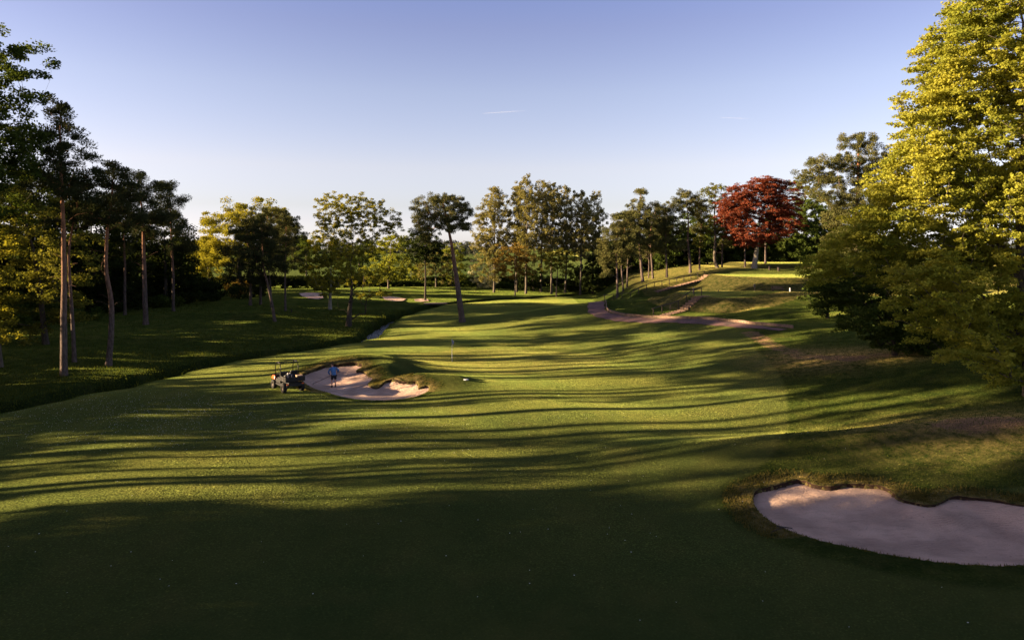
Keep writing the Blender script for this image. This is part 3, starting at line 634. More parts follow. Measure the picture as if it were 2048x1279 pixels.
# ---- left wood
tree('birch_tree', 'tall loose-crowned green tree rising highest at the far left frame edge', 'broad', -75, 50, [(15, 190, 62, 80), (-70, 150, 130, 120), (-60, 330, 130, 110), (22, 300, 60, 80), (40, 250, 30, 60)], 'green', 1.35, .11, .75, .3, 'bark_dark', group=GLW)
tree('beech_tree', 'broad young tree with golden-lit lower leaves behind the tallest left pine', 'beech', 92, 66, [(30, 430, 90, 70), (100, 480, 90, 60), (30, 560, 80, 60), (130, 560, 80, 50), (60, 640, 60, 40), (150, 620, 40, 30), (-40, 520, 90, 100)], 'oak', 1.15, .13, .8, .27, 'bark_dark', group=GLW)
tree('beech_tree', 'sunlit bushy tree cut off by the left frame edge, its twigs low over the grass', 'beech', 3, 56, [(-50, 600, 70, 80), (5, 600, 32, 70), (-60, 480, 90, 90), (20, 660, 25, 30)], 'gold', 1.1, .12, .7, .14, 'bark', group=GLW)
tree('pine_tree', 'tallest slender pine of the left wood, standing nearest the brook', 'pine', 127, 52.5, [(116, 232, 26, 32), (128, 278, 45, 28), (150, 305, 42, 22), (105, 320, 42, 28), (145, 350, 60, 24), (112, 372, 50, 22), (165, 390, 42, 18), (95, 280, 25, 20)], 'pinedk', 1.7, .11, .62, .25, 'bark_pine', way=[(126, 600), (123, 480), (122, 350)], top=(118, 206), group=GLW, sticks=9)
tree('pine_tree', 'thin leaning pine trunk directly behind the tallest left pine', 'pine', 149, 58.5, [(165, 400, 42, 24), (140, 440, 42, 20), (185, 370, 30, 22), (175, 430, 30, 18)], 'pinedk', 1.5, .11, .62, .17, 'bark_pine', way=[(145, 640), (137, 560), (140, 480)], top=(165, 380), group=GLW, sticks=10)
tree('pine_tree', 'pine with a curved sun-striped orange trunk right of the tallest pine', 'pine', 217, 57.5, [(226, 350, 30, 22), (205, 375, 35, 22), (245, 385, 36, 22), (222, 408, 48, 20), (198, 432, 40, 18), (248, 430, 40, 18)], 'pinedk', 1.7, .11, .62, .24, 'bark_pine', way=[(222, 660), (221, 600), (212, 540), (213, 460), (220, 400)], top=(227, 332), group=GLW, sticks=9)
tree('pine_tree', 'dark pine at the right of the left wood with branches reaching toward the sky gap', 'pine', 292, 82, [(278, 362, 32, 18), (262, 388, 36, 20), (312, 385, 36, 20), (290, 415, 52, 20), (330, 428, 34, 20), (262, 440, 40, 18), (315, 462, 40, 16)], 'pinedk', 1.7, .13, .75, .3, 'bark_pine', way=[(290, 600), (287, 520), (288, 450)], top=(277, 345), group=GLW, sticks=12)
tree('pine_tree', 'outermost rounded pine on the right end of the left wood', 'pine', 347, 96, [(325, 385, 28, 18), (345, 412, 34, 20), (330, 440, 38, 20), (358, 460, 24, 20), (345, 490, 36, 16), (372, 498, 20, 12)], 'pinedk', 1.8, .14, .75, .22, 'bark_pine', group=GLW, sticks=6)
tree('pine_tree', 'pine crown between the curved-trunk pine and the dark right pine', 'pine', 250, 92, [(240, 400, 30, 25), (250, 440, 40, 25), (235, 480, 45, 22)], 'pinedk', 1.6, .14, .75, .2, 'bark_pine', group=GLW)
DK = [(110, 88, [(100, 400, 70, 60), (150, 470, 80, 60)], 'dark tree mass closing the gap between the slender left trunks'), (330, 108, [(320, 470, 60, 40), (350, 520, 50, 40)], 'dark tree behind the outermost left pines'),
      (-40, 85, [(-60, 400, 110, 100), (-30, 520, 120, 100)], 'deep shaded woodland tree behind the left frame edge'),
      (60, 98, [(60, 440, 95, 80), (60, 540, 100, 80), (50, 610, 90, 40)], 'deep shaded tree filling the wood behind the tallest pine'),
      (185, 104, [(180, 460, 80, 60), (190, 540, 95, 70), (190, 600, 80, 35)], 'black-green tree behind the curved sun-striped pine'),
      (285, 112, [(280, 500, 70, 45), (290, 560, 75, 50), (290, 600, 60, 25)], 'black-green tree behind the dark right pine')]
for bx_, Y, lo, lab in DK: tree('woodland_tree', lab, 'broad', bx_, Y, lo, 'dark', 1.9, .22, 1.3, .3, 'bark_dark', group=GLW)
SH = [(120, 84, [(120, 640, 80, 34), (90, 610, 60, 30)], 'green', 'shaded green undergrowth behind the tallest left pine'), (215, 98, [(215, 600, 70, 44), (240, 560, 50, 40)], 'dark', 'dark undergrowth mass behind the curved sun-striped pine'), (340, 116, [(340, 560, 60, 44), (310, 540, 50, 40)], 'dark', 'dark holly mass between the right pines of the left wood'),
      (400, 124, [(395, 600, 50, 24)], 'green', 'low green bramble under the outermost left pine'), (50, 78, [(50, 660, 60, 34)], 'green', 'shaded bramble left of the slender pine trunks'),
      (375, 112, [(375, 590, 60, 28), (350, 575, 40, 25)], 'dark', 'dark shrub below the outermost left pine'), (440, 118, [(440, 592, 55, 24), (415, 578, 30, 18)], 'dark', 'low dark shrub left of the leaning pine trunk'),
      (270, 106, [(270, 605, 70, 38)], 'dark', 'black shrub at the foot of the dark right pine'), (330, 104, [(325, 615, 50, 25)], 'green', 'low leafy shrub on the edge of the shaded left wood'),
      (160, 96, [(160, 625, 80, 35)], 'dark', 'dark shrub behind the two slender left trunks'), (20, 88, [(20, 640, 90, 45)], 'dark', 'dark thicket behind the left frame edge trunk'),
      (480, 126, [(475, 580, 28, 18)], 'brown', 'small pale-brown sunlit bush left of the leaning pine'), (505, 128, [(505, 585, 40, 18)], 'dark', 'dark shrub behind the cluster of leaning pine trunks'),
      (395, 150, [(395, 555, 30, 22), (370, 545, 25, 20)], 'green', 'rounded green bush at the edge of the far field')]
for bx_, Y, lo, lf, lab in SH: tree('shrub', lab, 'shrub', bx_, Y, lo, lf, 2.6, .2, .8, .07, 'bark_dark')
# ---- centre left
tree('oak_tree', 'large spreading oak with golden leaves left of centre behind dark pines', 'broad', 478, 130, [(500, 428, 62, 30), (445, 450, 44, 36), (420, 500, 34, 45), (455, 520, 50, 40), (540, 455, 50, 36), (410, 450, 22, 20), (500, 480, 60, 40)], 'gold', 1.7, .2, 1.0, .45, 'bark', top=(480, 500), mb=.025)
tree('oak_tree', 'low golden tree at the left foot of the large spreading oak', 'broad', 420, 138, [(420, 530, 34, 28), (400, 500, 22, 25)], 'gold', 1.8, .2, .9, .25, 'bark')
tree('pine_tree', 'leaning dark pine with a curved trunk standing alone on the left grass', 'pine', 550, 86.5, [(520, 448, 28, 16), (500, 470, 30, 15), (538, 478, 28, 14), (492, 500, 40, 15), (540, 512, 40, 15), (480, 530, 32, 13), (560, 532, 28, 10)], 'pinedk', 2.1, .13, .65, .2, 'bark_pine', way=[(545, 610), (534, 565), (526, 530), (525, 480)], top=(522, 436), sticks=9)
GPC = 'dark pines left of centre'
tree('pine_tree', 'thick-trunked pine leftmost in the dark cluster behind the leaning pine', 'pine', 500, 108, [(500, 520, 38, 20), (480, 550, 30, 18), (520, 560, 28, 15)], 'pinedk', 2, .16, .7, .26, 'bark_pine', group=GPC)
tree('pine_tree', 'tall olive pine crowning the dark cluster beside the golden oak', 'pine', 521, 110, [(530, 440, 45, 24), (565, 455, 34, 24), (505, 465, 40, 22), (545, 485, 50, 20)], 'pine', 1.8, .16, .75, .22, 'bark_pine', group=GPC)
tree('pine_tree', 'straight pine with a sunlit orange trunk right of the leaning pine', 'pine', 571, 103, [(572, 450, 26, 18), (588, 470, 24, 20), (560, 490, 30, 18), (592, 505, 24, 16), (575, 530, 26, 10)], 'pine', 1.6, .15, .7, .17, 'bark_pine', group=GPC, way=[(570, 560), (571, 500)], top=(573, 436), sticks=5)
tree('pine_tree', 'slim pine hidden between the leaning and the sunlit straight pine', 'pine', 542, 107, [(540, 535, 34, 20), (530, 505, 30, 18)], 'pinedk', 1.8, .15, .7, .15, 'bark_pine', group=GPC)
tree('oak_tree', 'bright yellow-green tree with a pale trunk left of the bare-limbed oak', 'broad', 660, 107, [(648, 500, 34, 34), (632, 545, 36, 28), (690, 530, 36, 36), (665, 470, 34, 20), (655, 575, 30, 16)], 'gold', 1.5, .17, .8, .27, 'bark_pale', top=(662, 520), mb=.022)
tree('oak_tree', 'bare-limbed spreading oak with thin gold leaves beside the brook', 'broad', 697, 86.8, [(668, 420, 40, 32), (705, 412, 44, 26), (745, 428, 44, 30), (778, 452, 24, 22), (660, 455, 30, 22), (720, 460, 50, 26), (700, 500, 55, 18), (750, 545, 38, 10), (740, 588, 42, 8), (720, 560, 40, 14)], 'gold', 1.45, .11, .56, .36, 'bark_dark', way=[(700, 610), (703, 585)], top=(703, 545), sticks=14, mb=.026)
tree('ash_tree', 'yellow-green hedge tree right of the bare-limbed oak', 'broad', 777, 152, [(780, 510, 44, 34), (792, 485, 30, 18), (760, 545, 34, 22), (800, 545, 30, 20)], 'lime', 1.7, .22, 1.0, .25, 'bark')
tree('ash_tree', 'hazy green tree in the far hedge left of the bare-limbed oak', 'broad', 612, 190, [(615, 500, 34, 28), (605, 530, 30, 18)], 'green', 1.8, .26, 1.1, .3, 'bark')
tree('ash_tree', 'rounded far tree seen through the limbs of the sparse oak', 'broad', 720, 200, [(720, 505, 40, 24), (700, 530, 34, 16)], 'green', 1.8, .28, 1.1, .3, 'bark')
# ---- centre
tree('pine_tree', 'solitary leaning pine with a long bare trunk in the middle of the fairway', 'pine', 925, 90, [(872, 398, 44, 11), (905, 405, 32, 14), (845, 415, 26, 14), (880, 425, 48, 16), (925, 425, 22, 18), (838, 445, 20, 16), (865, 455, 36, 16), (905, 450, 32, 16), (930, 450, 14, 12), (850, 478, 20, 10)], 'pine', 2.3, .12, .62, .40, 'bark_pine', way=[(918, 590), (911, 545), (905, 500), (898, 465)], top=(885, 405), sticks=4, mb=.02)
tree('holm_oak', 'dark rounded tree under the leaning pine crown', 'broad', 850, 128, [(850, 485, 36, 24), (832, 510, 26, 20), (872, 510, 26, 24)], 'dark', 2.2, .2, .9, .2, 'bark_dark')
tree('ash_tree', 'small open-crowned tree with a fan of branches left of the solitary pine trunk', 'broad', 872, 158, [(872, 520, 30, 26), (850, 540, 22, 18), (890, 545, 18, 20)], 'poplar', 1.1, .2, .9, .18, 'bark')
tree('ash_tree', 'slender lime-green tree directly behind the solitary pine trunk', 'broad', 905, 161, [(905, 510, 24, 26), (910, 545, 26, 26)], 'lime', 1.7, .2, .9, .17, 'bark')
tree('ash_tree', 'lime-green sapling in the hedge left of the fan-branched tree', 'broad', 822, 163, [(822, 545, 22, 24)], 'lime', 1.7, .2, .9, .14, 'bark')
tree('hawthorn', 'white-blossomed hawthorn right of the solitary pine', 'shrub', 955, 157, [(950, 540, 16, 24), (965, 562, 20, 14)], 'blossom', 1.1, .18, .7, .1, 'bark')
tree('hawthorn', 'taller white-blossomed hawthorn against the first poplar', 'shrub', 982, 154, [(985, 545, 18, 30), (978, 570, 18, 12)], 'blossom', 1.2, .18, .7, .1, 'bark')
PO = [(988, 148, 372, 30, 'leftmost poplar with an open crown'), (1033, 150, 366, 26, 'second poplar from the left, bare between its tiers'), (1052, 146, 358, 26, 'tallest poplar of the row, left of its middle'),
      (1082, 152, 360, 26, 'dense poplar at the middle of the row'), (1103, 147, 360, 26, 'poplar right of the middle of the row with two tips'), (1130, 150, 372, 26, 'poplar above the small dark maple'),
      (1160, 148, 380, 26, 'second poplar from the right end of the row'), (1185, 152, 386, 26, 'rightmost poplar bending to the right')]
for i, (px_, Y, tp__, wdt, lab) in enumerate(PO):
    lo = [(px_ + 2, tp__ + 22, wdt * .55, 24), (px_ - 6, tp__ + 50, wdt * .8, 30), (px_ + 12, tp__ + 62, wdt * .75, 32), (px_, tp__ + 100, wdt * .95, 32), (px_ - 4, 490, wdt * .8, 34)]
    if i == 0: lo += [(965, 440, 22, 26), (960, 480, 20, 20), (978, 530, 24, 30)]
    tree('poplar_tree', lab, 'poplar', px_, Y, lo, 'poplar', 1.25, .2, .8, .24, 'bark', group=GPO, wind=.45, top=(px_ + 4, tp__ + 6), mb=.022, hol=.2)
tree('maple_tree', 'small round golden-brown tree in front of the poplars', 'broad', 1030, 141, [(1030, 510, 36, 22), (1012, 530, 28, 20), (1050, 530, 26, 20), (1032, 545, 36, 14)], 'brown', 1.25, .17, .8, .15, 'bark')
tree('maple_tree', 'small round dull-green tree in front of the right poplars', 'broad', 1113, 143, [(1110, 515, 32, 20), (1098, 535, 22, 18), (1130, 535, 24, 20)], 'oak', 1.25, .17, .8, .15, 'bark_pine')
for bx_, Y, lo, lab in [(1068, 152, [(1068, 562, 26, 18), (1055, 568, 20, 14)], 'low black conifer between the two small round trees'), (1160, 153, [(1158, 555, 24, 28), (1140, 570, 18, 14)], 'dark conifer bush left of the ridge pines'),
                        (1195, 148, [(1195, 530, 24, 30), (1205, 560, 26, 22), (1180, 565, 22, 18)], 'tall dark evergreen below the rightmost poplar')]:
    tree('conifer_bush', lab, 'shrub', bx_, Y, lo, 'dark', 2.6, .22, .9, .12, 'bark_dark')
# ---- ridge pines
PR = [(1235, 114, [(1240, 440, 20, 18), (1222, 465, 24, 18), (1245, 475, 24, 18), (1225, 500, 26, 16), (1210, 520, 14, 14), (1240, 520, 20, 10), (1216, 490, 20, 16), (1250, 500, 22, 18), (1212, 540, 12, 12)], .2, 'leftmost ridge pine with lowest-hanging branches', [(1234, 540), (1231, 500)], (1240, 425)),
      (1247, 117, [(1252, 455, 20, 18), (1262, 490, 26, 20), (1244, 515, 18, 14)], .15, 'thin leaning trunk second in the ridge pine row', [(1243, 540), (1243, 520)], (1250, 450)),
      (1254, 120, [(1262, 440, 20, 20), (1258, 470, 24, 18)], .15, 'slim pine beside the thin leaning trunk', None, (1262, 425)),
      (1286, 119, [(1280, 392, 14, 14), (1285, 415, 26, 16), (1268, 438, 28, 18), (1300, 440, 26, 18), (1280, 465, 36, 20), (1262, 495, 30, 16), (1300, 490, 22, 16), (1272, 420, 22, 16)], .26, 'highest pointed pine of the ridge row', [(1282, 530), (1279, 470)], (1281, 380)),
      (1306, 123, [(1316, 425, 18, 18), (1312, 455, 30, 20), (1325, 480, 28, 18), (1332, 445, 20, 18)], .2, 'tall pale trunk right of the pointed ridge pine', [(1303, 520), (1299, 460)], (1312, 412)),
      (1297, 126, [(1296, 475, 18, 16), (1290, 500, 20, 14)], .13, 'slim pale pine between the pointed pine and its taller neighbour', None, (1296, 460)),
      (1334, 121, [(1335, 430, 28, 18), (1345, 460, 28, 20), (1325, 490, 26, 16), (1352, 490, 18, 14)], .2, 'dark-crowned pine mid ridge with a straight lit trunk', [(1332, 510), (1331, 470)], (1335, 418)),
      (1381, 123, [(1368, 392, 26, 10), (1395, 398, 24, 10), (1350, 405, 18, 8), (1380, 412, 32, 12), (1400, 425, 16, 14)], .26, 'flat-topped pine with a forked orange trunk', [(1380, 520), (1376, 480), (1378, 440)], (1372, 395)),
      (1399, 127, [(1403, 425, 16, 18), (1402, 455, 20, 16)], .18, 'straight pine right of the flat-topped pine', None, (1403, 410)),
      (1444, 128, [(1446, 455, 20, 18), (1452, 485, 18, 14)], .17, 'bright trunk behind the gnarled bare-limbed tree', None, (1446, 440))]
for bx_, Y, lo, tr_, lab, wy, tp__ in PR:
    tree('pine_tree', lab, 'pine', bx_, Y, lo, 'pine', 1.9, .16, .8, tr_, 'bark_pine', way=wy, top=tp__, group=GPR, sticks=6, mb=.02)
tree('ash_tree', 'gnarled sparse tree with twisting limbs left of the red beech', 'broad', 1436, 126, [(1432, 385, 30, 18), (1418, 410, 24, 24), (1448, 410, 22, 22), (1425, 450, 24, 20), (1455, 470, 20, 20), (1405, 480, 18, 16)], 'oak', .9, .17, .8, .3, 'bark', way=[(1428, 520), (1432, 480), (1428, 440)], mb=.02)
tree('copper_beech', 'big dome-shaped copper beech with dark red leaves', 'beech', 1508, 119.5, [(1520, 385, 48, 32), (1478, 405, 36, 36), (1560, 400, 42, 40), (1510, 430, 62, 32), (1470, 450, 28, 28), (1500, 468, 44, 22), (1565, 440, 36, 30), (1535, 370, 34, 18), (1545, 465, 34, 16), (1512, 480, 50, 16), (1460, 425, 30, 34)], 'copper', 3.0, .14, 1.0, .48, 'bark_pale', way=[(1510, 520), (1514, 500)], top=(1520, 440), mb=.02)
tree('pine_tree', 'reddish straight trunk just left behind the copper beech', 'pine', 1490, 128, [(1488, 470, 18, 14)], 'pine', 1.5, .18, .8, .2, 'bark_pine', group=GPR)
tree('pine_tree', 'reddish trunk just right behind the copper beech', 'pine', 1531, 131, [(1532, 450, 20, 14)], 'pine', 1.5, .18, .8, .2, 'bark_pine', group=GPR)
tree('pine_tree', 'large olive-lit pine rising behind the big sunlit beech', 'pine', 1712, 88, [(1705, 285, 26, 18), (1735, 292, 32, 20), (1672, 325, 40, 16), (1632, 330, 26, 14), (1645, 352, 40, 18), (1715, 325, 44, 22), (1690, 365, 44, 22), (1655, 385, 34, 18), (1700, 400, 40, 24), (1680, 435, 34, 20), (1745, 350, 34, 30), (1772, 390, 30, 30), (1745, 430, 36, 28), (1768, 320, 22, 16), (1700, 475, 44, 24), (1690, 515, 40, 20)], 'pine', 2.1, .13, .7, .42, 'bark_pine', top=(1715, 275))
tree('ash_tree', 'pale spring tree peeping between the copper beech and the olive pine', 'broad', 1612, 150, [(1605, 365, 28, 22), (1615, 400, 30, 30)], 'oak', 1.4, .2, .9, .3, 'bark')
UN = [(1215, 150, [(1215, 540, 30, 30)]), (1262, 148, [(1262, 520, 34, 34)]), (1320, 146, [(1318, 500, 40, 44)]), (1370, 150, [(1368, 495, 36, 42)]), (1415, 148, [(1415, 500, 32, 40)]), (1465, 152, [(1465, 500, 36, 36)]),
      (1520, 156, [(1520, 500, 40, 36)]), (1578, 150, [(1575, 450, 44, 44), (1580, 500, 44, 30)]), (1640, 146, [(1635, 440, 52, 50), (1640, 500, 50, 34)]), (1700, 120, [(1700, 460, 60, 56), (1690, 510, 56, 36), (1640, 480, 46, 50)]), (1290, 175, [(1290, 480, 60, 40)]), (1400, 178, [(1395, 470, 70, 44)])]
UL = ['behind the leftmost ridge pine', 'behind the thin leaning trunks', 'behind the straight mid-ridge pine', 'behind the flat-topped pine', 'left of the gnarled tree', 'between gnarled tree and copper beech', 'behind the copper beech trunk',
      'right below the red beech crown', 'between red beech and the large olive pine', 'below the large olive pine', 'deepest in the wood behind the pointed pine', 'deepest in the wood behind the flat-topped pine']
for (bx_, Y, lo), ul in zip(UN, UL):
    tree('woodland_tree', 'shaded green woodland tree ' + ul, 'broad', bx_, Y, lo, 'green', 2.6, .24, 1.2, .2, 'bark_dark', group=GUN)
# ---- the big sunlit beech on the right and its companion
tree('beech_tree', 'huge sunlit yellow-green beech filling the right edge of the frame', 'beech', 2062, 37.5, [(1965, 150, 95, 110), (2060, 60, 150, 140), (1890, 250, 95, 90), (1990, 290, 150, 120), (2110, 250, 140, 200), (1845, 350, 95, 70), (1950, 420, 150, 90), (1790, 425, 80, 55), (1815, 375, 50, 40), (1850, 310, 50, 45), (1885, 200, 45, 50), (1910, 100, 40, 60), (1735, 460, 52, 36), (1950, 30, 60, 60), (2070, 440, 150, 120),
      (1880, 510, 130, 65), (1750, 500, 80, 46), (1700, 540, 50, 40), (1820, 560, 90, 60), (2010, 560, 130, 90), (1880, 620, 100, 60), (1990, 670, 90, 60), (2080, 660, 90, 90), (2020, 740, 46, 40), (1900, 700, 60, 40), (1872, 140, 20, 45), (1812, 240, 26, 8), (1668, 500, 26, 7)], 'beech', 3.0, .074, .44, .32, 'bark', way=[(2050, 640), (2036, 470), (2040, 300)], top=(2040, 20), mb=.014, depth=1.0, hol=.35, ncap=6500)
tree('hornbeam_tree', 'darker low-branched tree tucked under the left side of the huge beech', 'beech', 1790, 50.5, [(1735, 575, 66, 46), (1800, 610, 80, 56), (1665, 575, 46, 36), (1700, 630, 56, 30), (1790, 670, 60, 34), (1760, 530, 70, 36), (1860, 630, 70, 56), (1850, 690, 50, 30)], 'green', 2.8, .1, .48, .16, 'bark_dark', mb=.014, ncap=2200)
tree('hornbeam_tree', 'dark leafy bush at the end of the tee slope beside the huge beech', 'beech', 1655, 72, [(1648, 585, 34, 34), (1680, 550, 44, 36), (1690, 600, 44, 30), (1640, 615, 22, 18)], 'green', 3.0, .14, .6, .14, 'bark_dark')
# ---- trees left of the frame that throw the long evening shadows
GS = 'trees standing left of the view along the fairway edge'
def mtree(name, label, kind, X, Y, lobes, leaf, top=None, **kw):     # lobes given in metres (dx, z, rx, rz) above the base
    m = Y / FPX; z0 = gz(X, Y); px = CX + X / m
    lo = [(px + a / m, HZ + (CAMZ - z0 - b_) / m, c / m, d / m) for a, b_, c, d in lobes]
    return tree(name, label, kind, px, Y, lo, leaf, group=GS, **kw)
pA = mtree('pine_tree', 'tall pine of the row left of the view, bare-trunked below', 'pine', -47, 40.5, [(0, 20.5, 1.6, 1.6), (.8, 18.5, 2.6, 1.6), (-.9, 17, 2.9, 1.5), (.6, 15, 3.1, 1.5), (-.4, 13, 2.8, 1.3)], 'pinedk', K=1.9, ls=.17, rc=.7, tr=.3, barkm='bark_pine', sticks=12)
pB = mtree('pine_tree', 'old broad pine of the row left of the view', 'pine', -55, 33, [(0, 21.5, 2.6, 1.4), (1.6, 19.5, 3, 1.5), (-1.8, 18.5, 3, 1.5), (0, 16.5, 3.4, 1.4)], 'pinedk', K=2.0, ls=.18, rc=.75, tr=.36, barkm='bark_pine', sticks=12)
bA = mtree('oak_tree', 'dense round oak left of the view', 'broad', -40, 9.5, [(0, 15, 6, 5), (2, 10, 6.5, 5), (-3, 9, 6, 5), (1, 5, 6.5, 3.5)], 'dark', K=2.3, ls=.3, rc=1.4, tr=.5, barkm='bark_dark')
tA = mtree('birch_tree', 'slender twiggy birch of the row left of the view', 'poplar', -45, 28.5, [(0, 17, 1.2, 2.2), (.6, 13.5, 1.9, 2.2), (-.7, 10.5, 2.1, 2.0), (.5, 7.5, 1.8, 1.6)], 'green', K=.62, ls=.16, rc=.6, tr=.17, barkm='bark_dark', sticks=22, mb=.03)
tB = mtree('birch_tree', 'forked twiggy birch of the row left of the view', 'broad', -53, 25.5, [(-1.4, 17, 1.3, 1.6), (1.5, 16, 1.6, 1.5), (-1.0, 12, 2.0, 1.4), (1.6, 9.5, 1.6, 1.2), (-1.5, 6.5, 1.4, 1.0)], 'green', K=.6, ls=.16, rc=.6, tr=.2, barkm='bark_dark', sticks=18, mb=.03)
lA = mtree('thicket_tree', 'low dense thicket tree left of the view', 'broad', -66, 24, [(0, 5, 4.6, 3.2), (2, 3, 3.5, 2.4), (-2.5, 3, 3.5, 2.4)], 'dark', K=2.6, ls=.26, rc=1.1, tr=.2, barkm='bark_dark')
for x, y, r_, s_ in CAST_THIN: dup(tA if r_ % 2 == 0 else tB, x, y, r_ * 1.1, s_)
for x, y, r_, s_ in CAST_LOW: dup(lA, x, y, r_ * 1.9, s_)
for x, y, r_, s_ in CAST_PINES: dup(pA if r_ % 2 == 0 else pB, x, y, r_ * 1.3, s_)
for x, y, r_, s_ in CAST_OAKS: dup(bA, x, y, r_ * 1.7, s_)
# ------------------------------------------------------------ far country
def far_wood():
    rs = np.random.default_rng(5); C = []
    for x in np.arange(-1300, 900, 7.0):
        yb = 1000 + 120 * math.sin(x * .004); h = 17 + 6 * math.sin(x * .021) + 4 * math.sin(x * .057 + 1) + rs.normal(0, 1.2)
        gap = math.sin(x * .011 + .5) < -.75
        if gap: h *= .35
        for _ in range(7): C.append((x + rs.normal(0, 3), yb + rs.normal(0, 14), rs.uniform(.15, .95) * max(h, 2)))
    C = np.array(C); C[:, 2] += T0(C[:, 0], C[:, 1]); V, F, rn = leaves(C, 60000, 4.6, .8, 1.3, 'broad', rs)
    o = link('distant_woodland', np_mesh('distant_woodland', V, F, {'rnd': rn}), LM['far']); tag(o, 'far-off belt of woodland along the horizon beyond the fields', 'woodland', kind='stuff')
far_wood()
FT = [(560, 420, 474, 26), (598, 380, 466, 22), (500, 430, 478, 26), (350, 330, 470, 26), (395, 400, 480, 20), (815, 520, 474, 16), (842, 480, 470, 18), (925, 620, 484, 8), (938, 640, 483, 9), (905, 600, 480, 8), (1235, 420, 476, 26), (740, 460, 476, 22), (680, 500, 478, 20)]
FTL = ['beyond the leaning pine cluster', 'between the pines and the yellow-green tree', 'behind the spreading golden oak', 'in the gap of the left wood', 'left of the spreading golden oak', 'in the gap left of the solitary pine', 'behind the solitary pine crown',
       'just left of the first poplar on the skyline', 'touching the first poplar on the skyline', 'just right of the solitary pine trunk on the skyline', 'beyond the leftmost ridge pine', 'seen through the sparse oak', 'behind the yellow-green tree']
for (px_, Y, tp__, wdt), fl_ in zip(FT, FTL):
    m = Y / FPX; z0 = gz((px_ - CX) * m, Y); yb = HZ + (CAMZ - z0) / m; mid = (tp__ + yb) / 2
    tree('field_tree', 'small hazy field tree ' + fl_, 'broad', px_, Y, [(px_, mid - (yb - tp__) * .1, wdt, (yb - tp__) * .38), (px_ + wdt * .5, mid + 2, wdt * .7, (yb - tp__) * .3), (px_ - wdt * .6, mid + 2, wdt * .6, (yb - tp__) * .28)], 'far' if Y > 450 else 'green', 1.8, Y * .0016, Y * .007, .3, 'bark_dark', mb=.05)
def hedge(name, lab, P, h, wd_, n, leaf='dark', s=.22):
    rs = np.random.default_rng(len(lab)); P = np.array(P, float); t = rs.random(n) * (len(P) - 1); i = t.astype(int); q = P[i] + (P[i + 1] - P[i]) * (t - i)[:, None]
    C = np.c_[q + rs.normal(0, wd_ * .3, (n, 2)), rs.random(n) ** .8 * h]
    C[:, 2] += T0(C[:, 0], C[:, 1]) - .0; V, F, rn = leaves(C, n * 26, .65, .8, s, 'broad', rs)
    o = link(name, np_mesh(name, V, F, {'rnd': rn}), LM[leaf]); tag(o, lab, 'hedge'); return o
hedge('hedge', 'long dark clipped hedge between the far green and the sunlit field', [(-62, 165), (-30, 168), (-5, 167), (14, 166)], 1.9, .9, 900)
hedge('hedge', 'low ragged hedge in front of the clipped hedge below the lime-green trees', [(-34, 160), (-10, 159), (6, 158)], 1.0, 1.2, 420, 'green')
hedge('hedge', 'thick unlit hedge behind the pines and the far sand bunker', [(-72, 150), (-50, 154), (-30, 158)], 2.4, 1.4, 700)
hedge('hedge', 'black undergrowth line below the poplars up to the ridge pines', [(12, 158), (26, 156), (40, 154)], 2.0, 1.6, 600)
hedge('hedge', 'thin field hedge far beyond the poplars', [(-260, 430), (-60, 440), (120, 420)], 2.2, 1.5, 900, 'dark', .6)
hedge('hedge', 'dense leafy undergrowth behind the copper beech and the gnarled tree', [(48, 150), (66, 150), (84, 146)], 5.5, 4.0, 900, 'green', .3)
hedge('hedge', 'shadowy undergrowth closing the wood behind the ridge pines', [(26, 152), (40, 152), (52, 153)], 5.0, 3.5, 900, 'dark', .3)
# vapour trails
def trail(px0, py0, px1, py1, r_, lab):
    Y = 9000.; m = Y / FPX; a = np.array([(px0 - CX) * m, Y, CAMZ - (py0 - HZ) * m]); b_ = np.array([(px1 - CX) * m, Y + 600, CAMZ - (py1 - HZ) * (m + .4)])
    n = 24; t = np.linspace(0, 1, n); V = []; th = np.arange(6) * math.pi / 3
    for k_, tt in enumerate(t):
        c = a + (b_ - a) * tt; rr = r_ * (.25 + .75 * math.sin(math.pi * min(1, tt * 1.1 + .02)) ** .7) if True else r_
        for q in th: V.append(c + np.array([0, math.cos(q) * rr, math.sin(q) * rr]))
    k = np.arange(6); F = np.vstack([np.stack([i * 6 + k, i * 6 + (k + 1) % 6, (i + 1) * 6 + (k + 1) % 6, (i + 1) * 6 + k], -1) for i in range(n - 1)])
    o = link('vapour_trail', np_mesh('vapour_trail', np.array(V), F), M['trail'], smooth=True); tag(o, lab, 'vapour trail')
b = NB('vapour'); dd_ = b.n('ShaderNodeMixShader'); d1_ = b.n('ShaderNodeBsdfDiffuse'); d1_.inputs[0].default_value = (1, 1, 1, 1); d2_ = b.n('ShaderNodeBsdfTranslucent'); d2_.inputs[0].default_value = (1, 1, 1, 1); b.l(d1_.outputs[0], dd_.inputs[1]); b.l(d2_.outputs[0], dd_.inputs[2]); tt_ = b.n('ShaderNodeBsdfTransparent'); mm_ = b.n('ShaderNodeMixShader'); mm_.inputs[0].default_value = .055
b.l(tt_.outputs[0], mm_.inputs[1]); b.l(dd_.outputs[0], mm_.inputs[2]); b.l(mm_.outputs[0], b.out.inputs[0]); M['trail'] = b.m
trail(965, 227, 1052, 220, 6.0, 'thin white vapour trail high over the middle of the sky')
trail(1440, 235, 1536, 236, 4.0, 'faint level vapour trail above the copper beech')

